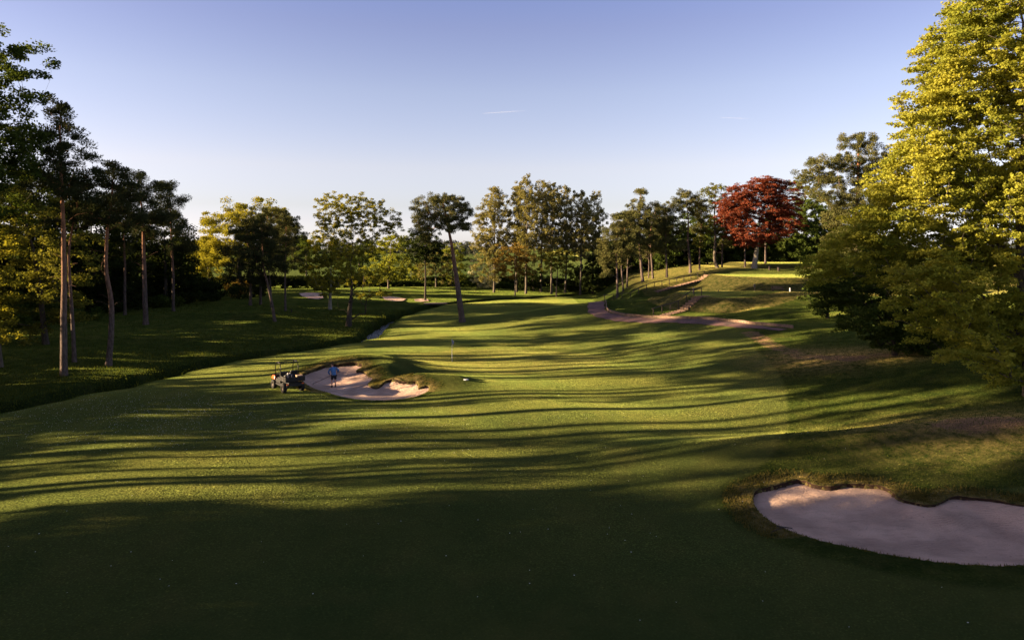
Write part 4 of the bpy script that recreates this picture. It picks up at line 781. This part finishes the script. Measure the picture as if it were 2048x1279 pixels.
# ------------------------------------------------------------ small mesh toolkit
class MB:
    def __init__(s): s.v = []; s.f = []; s.mi = []
    def add(s, V, F, mi=0):
        o = len(s.v); s.v += [tuple(map(float, p)) for p in V]; s.f += [tuple(i + o for i in f) for f in F]; s.mi += [mi] * len(F); return s
    def box(s, c, d, rot=(0, 0, 0), mi=0, taper=(1, 1)):
        E = Euler(rot).to_matrix(); V = []
        for z in (-1, 1):
            for x, y in ((-1, -1), (1, -1), (1, 1), (-1, 1)):
                k = (1, 1) if z < 0 else taper
                V.append(E @ Vector((x * d[0] / 2 * k[0], y * d[1] / 2 * k[1], z * d[2] / 2)) + Vector(c))
        return s.add(V, [(3, 2, 1, 0), (4, 5, 6, 7), (0, 1, 5, 4), (1, 2, 6, 5), (2, 3, 7, 6), (3, 0, 4, 7)], mi)
    def tube(s, pts, r_, n=8, mi=0):
        P = [Vector(p) for p in pts]; rr = r_ if isinstance(r_, (list, tuple)) else [r_] * len(P); V = []; F = []
        for i, p in enumerate(P):
            t = (P[min(i + 1, len(P) - 1)] - P[max(i - 1, 0)]).normalized(); ref = Vector((0, 0, 1)) if abs(t.z) < .9 else Vector((1, 0, 0))
            u = t.cross(ref).normalized(); v = t.cross(u)
            for k in range(n): V.append(p + rr[i] * (math.cos(2 * math.pi * k / n) * u + math.sin(2 * math.pi * k / n) * v))
        for i in range(len(P) - 1):
            for k in range(n): F.append((i * n + k, i * n + (k + 1) % n, (i + 1) * n + (k + 1) % n, (i + 1) * n + k))
        F += [tuple(range(n))[::-1], tuple(range((len(P) - 1) * n, len(P) * n))]; return s.add(V, F, mi)
    def lathe(s, prof, c=(0, 0, 0), axis='z', n=20, mi=0):
        V = []; F = []; m = len(prof)
        for k in range(n):
            a = 2 * math.pi * k / n
            for r_, h in prof:
                p = (r_ * math.cos(a), r_ * math.sin(a), h) if axis == 'z' else (r_ * math.cos(a), h, r_ * math.sin(a))
                V.append((p[0] + c[0], p[1] + c[1], p[2] + c[2]))
        for k in range(n):
            for j in range(m - 1): F.append((k * m + j, ((k + 1) % n) * m + j, ((k + 1) % n) * m + j + 1, k * m + j + 1))
        return s.add(V, F, mi)
    def build(s, name, mat, parent=None, bevel=0, smooth=False):
        me = bpy.data.meshes.new(name); me.from_pydata(s.v, [], s.f); me.update()
        bm = bmesh.new(); bm.from_mesh(me); bmesh.ops.recalc_face_normals(bm, faces=bm.faces); bm.to_mesh(me); bm.free()
        o = link(name, me, mat, parent, smooth)
        if isinstance(mat, (list, tuple)): me.polygons.foreach_set('material_index', np.array(s.mi, np.int32))
        if bevel: md = o.modifiers.new('bevel', 'BEVEL'); md.width = bevel; md.segments = 2; md.limit_method = 'ANGLE'
        return o
M['black'] = plain('black_plastic', (.012, .012, .013), .45, 0, .3, 8); M['rubber'] = plain('tyre_rubber', (.014, .013, .012), .9, 0, .4, 20)
M['steel'] = plain('black_steel_tube', (.016, .015, .015), .35, .6, .2, 9); M['orange'] = plain('orange_paint', (.62, .09, .015), .35, 0, .15, 5)
M['bed'] = plain('dusty_load_bed', (.016, .014, .014), .75, 0, .4, 7, bump=.01); M['rim'] = plain('dusty_rim', (.10, .075, .06), .6, .3, .3, 7)
M['white'] = plain('white_paint', (.72, .71, .68), .5, 0, .12, 9); M['navy'] = plain('navy_flag', (.04, .045, .16), .7, 0, .25, 9); M['wood'] = plain('weathered_wood', (.16, .10, .065), .9, 0, .4, 5, bump=.01)
M['woodpale'] = plain('pale_timber', (.36, .24, .16), .9, 0, .35, 5, bump=.01); M['wooddark'] = plain('dark_rail_timber', (.035, .022, .017), .8, 0, .35, 5, bump=.008)
M['edgewood'] = plain('mossy_edge_timber', (.17, .115, .075), .9, 0, .45, 4, bump=.01); M['lamp'] = plain('orange_lens', (.75, .12, .02), .2); M['grey'] = plain('grey_cloth', (.45, .45, .47), .8, 0, .2, 9)
# ------------------------------------------------------------ utility vehicle
def vehicle():
    X, Y = -15.75, 47.95; root = empty('utility_vehicle', (X, Y, gz(X, Y) + .02), R(128)); tag(root, 'black and orange utility vehicle with roll cage parked at the bunker edge', 'utility vehicle')
    b = MB(); b.box((0, 0, .50), (2.5, 1.05, .22)); b.box((.25, 0, .40), (1.3, 1.25, .10)); b.box((.62, .52, .62), (.5, .12, .30)); b.box((.62, -.52, .62), (.5, .12, .30))
    b.box((-.75, 0, .58), (1.0, .8, .2)); b.box((.0, 0, .68), (.55, 1.3, .26)); b.box((.82, 0, .78), (.10, 1.25, .42), (0, -.25, 0)); b.box((-1.32, 0, .5), (.08, 1.1, .14))
    b.build('body', M['black'], root, .03)
    b = MB(); b.box((1.18, 0, .74), (.62, 1.0, .34), (0, .12, 0), taper=(.8, .86)); b.box((1.05, .58, .80), (.66, .22, .26), taper=(.75, .7)); b.box((1.05, -.58, .80), (.66, .22, .26), taper=(.75, .7)); b.box((1.46, 0, .55), (.12, 1.1, .2))
    bn = b.build('bonnet', M['orange'], root, .05)
    for s_ in (-1, 1):
        h = MB(); h.lathe([(.0, .012), (.06, .01), (.075, 0), (.075, -.03)], (0, 0, 0), n=14); o = h.build('headlight', M['white'], bn); o.location = (1.5, s_ * .34, .74); o.rotation_euler = (0, R(90), 0)
    b = MB(); b.box((.08, .36, .86), (.5, .52, .12)); b.box((.08, -.36, .86), (.5, .52, .12)); b.box((-.17, .36, 1.12), (.12, .5, .46), (0, -.15, 0)); b.box((-.17, -.36, 1.12), (.12, .5, .46), (0, -.15, 0))
    b.build('seat', M['black'], root, .04)
    cg = MB(); r_ = .03
    for y0 in (.62, -.62):
        cg.tube([(.78, y0, .9), (.70, y0, 1.5), (.62, y0, 1.84), (.5, y0, 1.93), (-.12, y0, 1.95), (-.26, y0, 1.86), (-.32, y0, 1.5), (-.38, y0, .7)], r_, 8)
    for x0, z0 in ((.56, 1.91), (-.2, 1.93), (-.36, 1.12)): cg.tube([(x0, -.62, z0), (x0, -.3, z0 + .02), (x0, .3, z0 + .02), (x0, .62, z0)], r_ * .95, 8)
    cg.tube([(.76, -.62, 1.05), (.76, .62, 1.05)], .022, 8); cg.build('roll_cage', M['steel'], root, 0, True)
    st = MB(); n = 16; ring = [(.62 - .07 * math.sin(a), .36 + .17 * math.cos(a), 1.10 + .15 * math.sin(a)) for a in [2 * math.pi * k / n for k in range(n + 1)]]
    st.tube(ring, .013, 6); st.tube([(.78, .36, .95), (.62, .36, 1.10)], .018, 6); st.tube([(.62, .2, 1.1), (.62, .52, 1.1)], .012, 6); st.build('steering_wheel', M['black'], root, 0, True)
    bd = MB(); bd.box((-.9, 0, .80), (1.12, 1.36, .05)); bd.box((-.9, .67, .96), (1.12, .035, .28)); bd.box((-.9, -.67, .96), (1.12, .035, .28)); bd.box((-.36, 0, .96), (.035, 1.31, .28))
    for k in range(4):
        for s_ in (-1, 1): bd.box((-1.35 + k * .3, s_ * .70, .95), (.05, .03, .26))
    bed = bd.build('cargo_bed', M['bed'], root, .008)
    tg = MB(); tg.box((-1.475, 0, .97), (.04, 1.34, .28)); tg.box((-1.50, .35, .97), (.02, .05, .24)); tg.box((-1.50, -.35, .97), (.02, .05, .24)); tg.build('tailgate', M['bed'], root, .008)
    for s_ in (-1, 1):
        t = MB(); t.box((-1.44, s_ * .52, .62), (.04, .14, .08)); t.build('tail_light', M['lamp'], root, .01)
    ty = MB(); ty.lathe([(.16, -.12), (.27, -.13), (.315, -.10), (.325, 0), (.315, .10), (.27, .13), (.16, .12)], axis='y', n=26)
    for k in range(26):
        a = 2 * math.pi * k / 26
        ty.box((.322 * math.cos(a), (-1) ** k * .05, .322 * math.sin(a)), (.03, .10, .03), (0, -a, 0))
    rm = MB(); rm.lathe([(0, .05), (.05, .05), (.06, .08), (.10, .05), (.15, .06), (.165, .11), (.17, .11), (.17, -.1)], axis='y', n=20)
    first = None
    for x, y in ((1.02, .62), (1.02, -.62), (-.95, .62), (-.95, -.62)):
        wh = empty('wheel', (x, y, .325), 0 if y > 0 else math.pi); wh.parent = root
        if first is None: a_ = ty.build('tyre', M['rubber'], wh, 0, True); b_ = rm.build('rim', M['rim'], wh, 0, True); first = (a_, b_)
        else:
            for q in first: c = q.copy(); COL.objects.link(c); c.parent = wh
    # load on the bed
    mw = root.matrix_basis.copy()
    bg_ = empty('kit_bag', mw @ Vector((-.62, .16, .83)), R(128)); tag(bg_, 'black holdall with pale straps lying on the vehicle load bed', 'bag')
    m = MB(); m.tube([(-.05, -.30, .16), (0, -.27, .17), (.0, 0, .20), (0, .27, .17), (-.05, .30, .16)], [.06, .16, .19, .16, .06], 12); m.build('bag_body', M['black'], bg_, 0, True)
    m = MB()
    for y0 in (-.13, .13): m.tube([(-.20, y0, .05), (-.19, y0, .28), (-.06, y0 * .6, .42), (.05, y0 * .6, .42), (.19, y0, .28), (.2, y0, .05)], .022, 6)
    m.build('strap', M['grey'], bg_, 0, True)
    m = MB(); m.box((0, 0, .15), (.3, .42, .3), taper=(.92, .95)); m.box((0, 0, .31), (.32, .44, .03)); cr = m.build('crate', M['woodpale'], None, .01); cr.location = mw @ Vector((-1.15, -.38, .83)); cr.rotation_euler = (0, 0, R(128))
    tag(cr, 'brown lidded box on the rear corner of the vehicle load bed', 'box')
    return root
vehicle()

# ------------------------------------------------------------ person raking
def skin(name, verts, edges, rad, mat, parent, sub=2, root=0):
    me = bpy.data.meshes.new(name); me.from_pydata(verts, edges, []); me.update(); o = link(name, me, mat, parent)
    bm = bmesh.new(); bm.from_mesh(me); lay = bm.verts.layers.skin.verify(); bm.verts.ensure_lookup_table()
    for i, v in enumerate(bm.verts):
        r_ = rad[i]; v[lay].radius = r_ if isinstance(r_, tuple) else (r_, r_); v[lay].use_root = (i == root)
    bm.to_mesh(me); bm.free()
    sm = o.modifiers.new('skin', 'SKIN'); sm.use_smooth_shade = True; ss = o.modifiers.new('sub', 'SUBSURF'); ss.levels = sub; ss.render_levels = sub
    return o
M['skin'] = plain('skin', (.55, .28, .19), .55, 0, .08, 9); M['jacket'] = plain('blue_jacket', (.055, .15, .34), .75, 0, .3, 6, bump=.01); M['shorts'] = plain('black_shorts', (.012, .012, .016), .85); M['boot'] = plain('dark_boot', (.018, .016, .015), .7)
M['sock'] = plain('dark_sock', (.03, .03, .035), .9); M['hair'] = plain('brown_hair', (.07, .035, .02), .8, 0, .3, 40)
PX_, PY_ = -13.15, 50.3
def person():
    z = float(sandz(0, np.array([PX_]), np.array([PY_]))[0])
    root = empty('person', (PX_, PY_, z + .0), math.atan2(.8, -.6)); tag(root, 'person in blue jacket and black shorts bending forward while raking the bunker', 'person')
    V = []; E = []; Rd = []
    def a(p, r_, par=None):
        V.append(p); Rd.append(r_); i = len(V) - 1
        if par is not None: E.append((par, i))
        return i
    pel = a((-.04, 0, .95), (.15, .12)); sp = a((.0, 0, 1.12), (.14, .11), pel); ch = a((.10, 0, 1.32), (.17, .12), sp); nk0 = a((.17, 0, 1.44), .075, ch); nk = a((.22, 0, 1.50), .055, nk0)
    h1 = a((.26, 0, 1.57), .078, nk); h2 = a((.28, 0, 1.64), .092, h1); h3 = a((.27, 0, 1.71), .078, h2); h4 = a((.26, 0, 1.755), .045, h3)
    hands = {}
    for s_, sh, el_, wr in ((1, (.14, .19, 1.40), (.30, .27, 1.12), (.50, .08, .86)), (-1, (.14, -.19, 1.41), (.08, -.44, 1.22), (.34, -.40, 1.02))):
        i = a(sh, .058, ch); m1 = tuple((p + q) / 2 for p, q in zip(sh, el_)); i = a(m1, .052, i); e = a(el_, .044, i); m2 = tuple((p * .45 + q * .55) for p, q in zip(el_, wr)); i = a(m2, .038, e); w_ = a(wr, .027, i)
        d = (Vector(wr) - Vector(el_)).normalized(); side = d.cross(Vector((0, 0, 1))).normalized(); dn = side.cross(d).normalized()
        pm = a(tuple(Vector(wr) + d * .05), (.034, .018), w_)
        for k, (o_, ln) in enumerate(((-.027, .06), (-.009, .072), (.009, .068), (.026, .052))):
            p0 = Vector(wr) + d * .088 + side * o_; f1 = a(tuple(p0), .010, pm); p1 = p0 + d * ln * .45 - dn * .012; f2 = a(tuple(p1), .009, f1); a(tuple(p1 + d * ln * .2 - dn * ln * .5), .008, f2)
        t0 = a(tuple(Vector(wr) + d * .045 - side * .035), .011, pm); a(tuple(Vector(wr) + d * .075 - side * .045 - dn * .03), .009, t0)
    for s_ in (1, -1):
        hp = a((-.05, s_ * .09, .90), .095, pel); th = a((-.03, s_ * .115, .70), .082, hp); kn = a((.03, s_ * .13, .49), .056, th); cf = a((-.02, s_ * .135, .32), .058, kn); an = a((-.02, s_ * .14, .09), .036, cf); he = a((-.03, s_ * .14, .05), .036, an); a((.13, s_ * .155, .035), .03, he)
    skin('body', V, E, Rd, M['skin'], root, 2, 0)
    # face features, ears on the head
    hd = Vector((.28, 0, 1.63)); fw = Vector((.93, .15, -.35)).normalized(); sd_ = Vector((-.15, .98, 0)).normalized(); upv = fw.cross(sd_)
    m = MB(); nose = hd + fw * .095; m.tube([nose + upv * .02, nose + fw * .018 - upv * .012, nose - upv * .02], [.008, .014, .006], 6); m.build('nose', M['skin'], root, 0, True)
    for q in (-1, 1):
        m = MB(); e_ = hd + sd_ * q * .088; m.tube([e_ - upv * .03, e_ + upv * .0 + sd_ * q * .012, e_ + upv * .03], [.008, .014, .008], 6); m.build('ear', M['skin'], root, 0, True)
        m = MB(); m.lathe([(0, .006), (.008, .004), (.011, 0)], tuple(hd + fw * .088 + sd_ * q * .032 + upv * .015), n=8); m.build('eye', M['boot'], root)
    m = MB(); m.tube([hd + fw * .09 + sd_ * -.025 - upv * .045, hd + fw * .094 - upv * .047, hd + fw * .09 + sd_ * .025 - upv * .045], .005, 6); m.build('mouth', M['boot'], root)
    skin('hair', [(.235, 0, 1.60), (.235, 0, 1.67), (.255, 0, 1.735), (.30, 0, 1.76)], [(0, 1), (1, 2), (2, 3)], [(.075, .06), (.096, .075), (.085, .085), (.055, .05)], M['hair'], root, 2)
    V = [(-.05, 0, .86), (-.03, 0, 1.02), (.0, 0, 1.14), (.09, 0, 1.32), (.15, 0, 1.43), (.19, 0, 1.49)]; E = [(0, 1), (1, 2), (2, 3), (3, 4), (4, 5)]; Rd = [(.195, .165), (.185, .15), (.175, .14), (.195, .15), (.12, .11), (.085, .085)]
    for s_, sh, el_, wr in ((1, (.13, .20, 1.39), (.30, .28, 1.12), (.48, .10, .885)), (-1, (.13, -.20, 1.40), (.08, -.45, 1.22), (.32, -.405, 1.04))):
        i = len(V); V += [sh, tuple((p + q) / 2 for p, q in zip(sh, el_)), el_, tuple((p + q) / 2 for p, q in zip(el_, wr)), wr]; E += [(3, i), (i, i + 1), (i + 1, i + 2), (i + 2, i + 3), (i + 3, i + 4)]; Rd += [.085, .075, .066, .058, .046]
    skin('jacket', V, E, Rd, M['jacket'], root, 2, 3)
    V = [(-.05, 0, .93)]; E = []; Rd = [(.17, .145)]
    for s_ in (1, -1):
        i = len(V); V += [(-.05, s_ * .10, .84), (-.035, s_ * .12, .70), (-.01, s_ * .13, .57)]; E += [(0, i), (i, i + 1), (i + 1, i + 2)]; Rd += [.115, .108, .10]
    skin('shorts', V, E, Rd, M['shorts'], root, 1)
    for s_ in (1, -1):
        skin('boot', [(-.04, s_ * .14, .20), (-.04, s_ * .14, .06), (.07, s_ * .15, .05), (.16, s_ * .157, .035)], [(0, 1), (1, 2), (2, 3)], [.052, .054, .05, .035], M['boot'], root, 2)
    mw = Matrix.Translation(root.location) @ root.rotation_euler.to_matrix().to_4x4()
    # the rake held in both hands
    rk = empty('bunker_rake', root.location, root.rotation_euler.z); tag(rk, 'long-handled rake held by the person in the blue jacket', 'rake')
    hr = Vector((.38, -.42, .98)); hl = Vector((.56, .06, .80)); d = (hl - hr).normalized()
    t = (0.06 - hr.z) / d.z; head = hr + d * t
    if (head - hr).length > 2.0: head = Vector((1.05, 1.15, .06))
    hw = mw @ head; lift = float(sandz(0, np.array([hw.x]), np.array([hw.y]))[0]) - root.location.z; head.z = .075 + lift
    m = MB(); m.tube([hr - (head - hr).normalized() * .25, head], .016, 8); m.build('handle', M['wooddark'], rk, 0, True)
    dd = Vector((head - hr).xy).normalized(); pr = Vector((-dd.y, dd.x, 0)); m = MB(); hz = head.copy()
    m.tube([hz - pr * .3, hz + pr * .3], .02, 6)
    for k in range(13): q = hz + pr * (-.28 + k * .56 / 12); m.tube([q, q - Vector((0, 0, .07))], .006, 5)
    m.build('rake_head', M['black'], rk)
person()

# rake lying on the near bunker edge
def loose_rake():
    x, y, _ = ray(1569, 1058); z = gz(x, y) + .03; rk = empty('bunker_rake', (x, y, z), 0); tag(rk, 'black toothed rake lying across the rim of the near bunker', 'rake')
    m = MB(); a = Vector((-.24, .10, .05)); b_ = Vector((.26, -.03, .03)); m.tube([a, b_], .016, 8)
    for k in range(15): q = a.lerp(b_, k / 14); m.tube([q, q + Vector((.01, -.07, -.02))], .006, 5)
    m.build('rake_head', M['black'], rk)
    m = MB(); c = a.lerp(b_, .5); m.tube([c, c + Vector((-.1, -.08, .01)), c + Vector((-.36, -.26, .02)), c + Vector((-.62, -.44, .02))], [.016, .014, .013, .013], 8); m.build('handle', M['wooddark'], rk, 0, True)
loose_rake()

# flags
def flag(px_, py_, h, lab, fl=True, r_=.019, zz=None):
    x, y, z = ray(px_, py_); root = empty('golf_flag', (x, y, z)); tag(root, lab, 'golf flag')
    m = MB(); m.lathe([(0, h), (r_, h), (r_, h * .55), (r_ * 1.1, h * .5), (r_ * 1.6, h * .28), (r_ * 1.6, 0.0), (0, 0)], n=8, mi=0); m.build('pole', M['white'], root, 0, True)
    for k in range(5):
        m = MB(); zc = h * (.58 + k * .065); m.lathe([(r_ * 1.35, zc), (r_ * 1.35, zc + h * .03)], n=8); m.build('pole_band', M['black'], root)
    if fl:
        V = []; F = []; nx_, nz_ = 9, 8
        for i in range(nx_):
            for j in range(nz_):
                u = i / (nx_ - 1); v = j / (nz_ - 1); V.append((r_ + u * .19 * (.55 + .45 * (1 - v)), .06 * math.sin(u * 7 + v * 2) * u, h - .02 - v * .36 - u * .22 * (1 - v * .3)))
        for i in range(nx_ - 1):
            for j in range(nz_ - 1): F.append((i * nz_ + j, (i + 1) * nz_ + j, (i + 1) * nz_ + j + 1, i * nz_ + j + 1))
        m = MB(); m.add(V, F); o = m.build('flag_cloth', M['navy'], root, 0, True)
        sf = o.modifiers.new('thick', 'SOLIDIFY'); sf.thickness = .006
        m = MB(); m.add([(V[k][0], V[k][1] - .012, V[k][2]) for k in range(len(V))], [F[k] for k in range(len(F)) if (k // (nz_ - 1)) in (3, 4, 5)]); o2 = m.build('pale_stripe', M['grey'], root, 0, True)
    m = MB(); m.lathe([(.052, .012), (.058, .012), (.058, -.05), (.052, -.05), (.052, .012)], n=16); m.build('cup', M['white'], root)
flag(904, 722, 1.95, 'navy flag on a white and black banded pole on the nearer green')
flag(738, 590, 2.1, 'distant bare-looking flagstick on the far green left of centre', True)
x, y, z = ray(932, 759); m = MB(); m.lathe([(0, .02), (.15, .02), (.19, .01), (.19, -.03)], n=18); o = m.build('yardage_marker', M['grey'], None, 0, True); o.location = (x, y, z + .02); tag(o, 'flat white marker disc on the green right of the raked bunker', 'marker disc')

# ------------------------------------------------------------ hand rails and steps
def handrail(P0, P1, n, h, lab, h_end=None):
    P0 = np.array(P0); P1 = np.array(P1); Q = [P0 + (P1 - P0) * i / (n - 1) for i in range(n)]; zs = [gz(*q) for q in Q]
    root = empty('handrail', (Q[0][0], Q[0][1], zs[0])); tag(root, lab, 'handrail'); o3 = Vector((Q[0][0], Q[0][1], zs[0])); tops = []
    for q, z in zip(Q, zs):
        m = MB(); c = Vector((q[0], q[1], z)) - o3; m.box(c + Vector((0, 0, h / 2 - .1)), (.085, .085, h + .2)); m.build('post', M['wooddark'], root, .008); tops.append(c + Vector((0, 0, h)))
    m = MB(); m.tube([tops[0] - (tops[1] - tops[0]).normalized() * .3] + tops, .048, 6); m.build('rail', M['wooddark'], root)
    return Q
handrail((13.4, 98.8), (32.3, 114.6), 14, .85, 'long dark wooden handrail climbing the ridge in front of the pines')
handrail((16.9, 81.6), (24.6, 88.6), 7, .92, 'short dark wooden handrail beside the steps up to the lower tee')
def steps(P0, P1, n, wd_, lab, side=1):
    P0 = np.array(P0, float); P1 = np.array(P1, float); d = (P1 - P0) / np.linalg.norm(P1 - P0); a = math.atan2(d[1], d[0]); z0 = gz(*P0)
    root = empty('timber_steps', (P0[0], P0[1], z0)); tag(root, lab, 'steps'); L = np.linalg.norm(P1 - P0) / n
    for i in range(n):
        c = P0 + (P1 - P0) * (i + .5) / n; z = gz(*(P0 + (P1 - P0) * (i + .75) / n)) - z0
        m = MB(); m.box((c[0] - P0[0], c[1] - P0[1], z - .03), (L + .004, wd_, .10), (0, 0, a)); t = m.build('tread', M['path'], root)
        m = MB(); q = c - d * (L / 2); m.box((q[0] - P0[0], q[1] - P0[1], z - .09), (.07, wd_ + .1, .28), (0, 0, a)); m.build('riser', M['wood'], t, .006)
steps((17.6, 80.9), (25.3, 87.9), 17, 1.1, 'flight of timber steps climbing to the lower tee beside the short handrail')
steps((22.0, 104.6), (33.0, 114.4), 20, 1.0, 'upper flight of timber steps beside the long handrail near the ridge top')
# timber edging along the path
def edging():
    off = PATH + pn * 1.33; side = off if np.mean(T0(off[:, 0], off[:, 1])) > np.mean(T0(*(PATH - pn * 1.33).T)) else PATH - pn * 1.33
    sel = side[(side[:, 1] < 97) & (side[:, 1] > 66)]; m = MB(); s = np.r_[0, np.cumsum(np.hypot(*np.diff(sel, axis=0).T))]; n = int(s[-1] / 1.2)
    t = np.linspace(0, s[-1], n + 1); q = np.c_[np.interp(t, s, sel[:, 0]), np.interp(t, s, sel[:, 1])]; z = T0(q[:, 0], q[:, 1])
    root = empty('timber_edging', (q[0][0], q[0][1], z[0])); tag(root, 'low timber edging boards holding the bank along the path', 'edging'); o = Vector((q[0][0], q[0][1], z[0]))
    for i in range(n):
        a = Vector((*q[i], z[i])) - o; b_ = Vector((*q[i + 1], z[i + 1])) - o; c = (a + b_) / 2; d = b_ - a
        m = MB(); m.box(c + Vector((0, 0, .12 + .02 * math.sin(i * 2.3))), (d.length - .01, .09, .34), (0, -math.asin(d.z / d.length), math.atan2(d.y, d.x))); m.build('board', M['edgewood'] if i % 3 else M['wood'], root, .01)
edging()
# ------------------------------------------------------------ tee furniture
def post(px_, Y, h, wd_, mat, name, lab, cat):
    X = (px_ - CX) * Y / FPX; m = MB(); m.box((0, 0, h / 2 - .05), (wd_, wd_, h + .1)); m.box((0, 0, h + .01), (wd_ * 1.05, wd_ * 1.05, .03), taper=(.6, .6)); o = m.build(name, M[mat], None, .01); o.location = (X, Y, gz(X, Y)); tag(o, lab, cat)
post(1387, 92.5, .75, .18, 'woodpale', 'marker_post', 'short pale wooden post on the lower tee above the short handrail', 'post')
post(1580, 90.5, .85, .12, 'white', 'marker_post', 'white post on the lower tee near the big beech foliage', 'post')
post(1437, 97, .18, .12, 'wooddark', 'tee_block', 'tiny dark tee block on the lower tee', 'tee marker')
post(583, 101, .5, .12, 'wooddark', 'marker_post', 'small dark stake on the shaded grass right of the straight sunlit pine', 'post')
def washer(px_, Y, lab, name='ball_washer', sc=1.0, cat='ball washer'):
    X = (px_ - CX) * Y / FPX; root = empty(name, (X, Y, gz(X, Y))); root.scale = (sc,) * 3; tag(root, lab, cat)
    m = MB(); m.tube([(0, 0, -.1), (0, 0, .95)], .05, 8); m.build('stand', M['wooddark'], root)
    m = MB(); m.box((0, 0, 1.15), (.26, .2, .42), taper=(.85, .85)); m.tube([(0, 0, 1.33), (0, 0, 1.45)], .03, 8); m.build('washer_box', M['black'], root, .02)
washer(1509, 92.3, 'dark ball washer on a slim stand on the lower tee', sc=.95)
def bin_(px_, Y, lab):
    X = (px_ - CX) * Y / FPX; root = empty('tee_bin', (X, Y, gz(X, Y))); tag(root, lab, 'litter bin')
    m = MB(); m.lathe([(0, 0), (.16, 0), (.19, .62), (.17, .62)], n=14); m.build('bin_body', M['wooddark'], root)
    m = MB(); m.lathe([(0, .72), (.2, .70), (.28, .66), (.27, .64), (0, .64)], n=14); m.build('lid', M['black'], root)
bin_(1539, 115.5, 'dark litter bin with a wide lid on the upper tee, nearer the copper beech'); bin_(1557, 115, 'dark litter bin on the upper tee, nearer the big beech')
def bench(px_, Y, lab):
    X = (px_ - CX) * Y / FPX; root = empty('bench', (X, Y, gz(X, Y)), R(4)); tag(root, lab, 'bench')
    m = MB(); [m.box((0, -.14 + k * .14, .45), (1.7, .11, .05)) for k in range(3)]; m.build('seat', M['wood'], root, .008)
    m = MB(); [m.box((0, .26, .62 + k * .14), (1.7, .04, .10)) for k in range(2)]; m.build('backrest', M['wood'], root, .008)
    for s_ in (-.7, .7):
        m = MB(); m.box((s_, -.14, .21), (.07, .07, .42)); m.box((s_, .22, .42), (.07, .07, .84)); m.build('leg', M['wooddark'], root, .006)
bench(1556, 94.6, 'low dark bench at the back of the lower tee under the steep bank')
# small plank bridge over the brook
def bridge():
    x, y = -13.6, 121.5; root = empty('footbridge', (x, y, gz(x - 2, y) + .05), R(12)); tag(root, 'small plank footbridge over the brook beyond the solitary pine', 'footbridge')
    m = MB(); [m.box((-1.9 + k * .24, 0, .10), (.21, 1.6, .06)) for k in range(17)]; m.build('deck', M['woodpale'], root)
    for s_ in (-.7, .7):
        m = MB(); m.box((0, s_, .0), (4.2, .14, .13)); m.build('beam', M['wood'], root)
bridge()
# evening air
def haze():
    m = MB(); m.box((0, 2300, 21), (7600, 5700, 56)); hb = NB('haze_air'); v = hb.n('ShaderNodeVolumePrincipled'); v.inputs['Color'].default_value = (.80, .86, 1, 1); v.inputs['Density'].default_value = .00009; v.inputs['Anisotropy'].default_value = .2
    hb.l(v.outputs[0], hb.out.inputs[1]); o = m.build('haze', hb.m); tag(o, kind='stuff')
print('LEAVES', NLEAF[0])
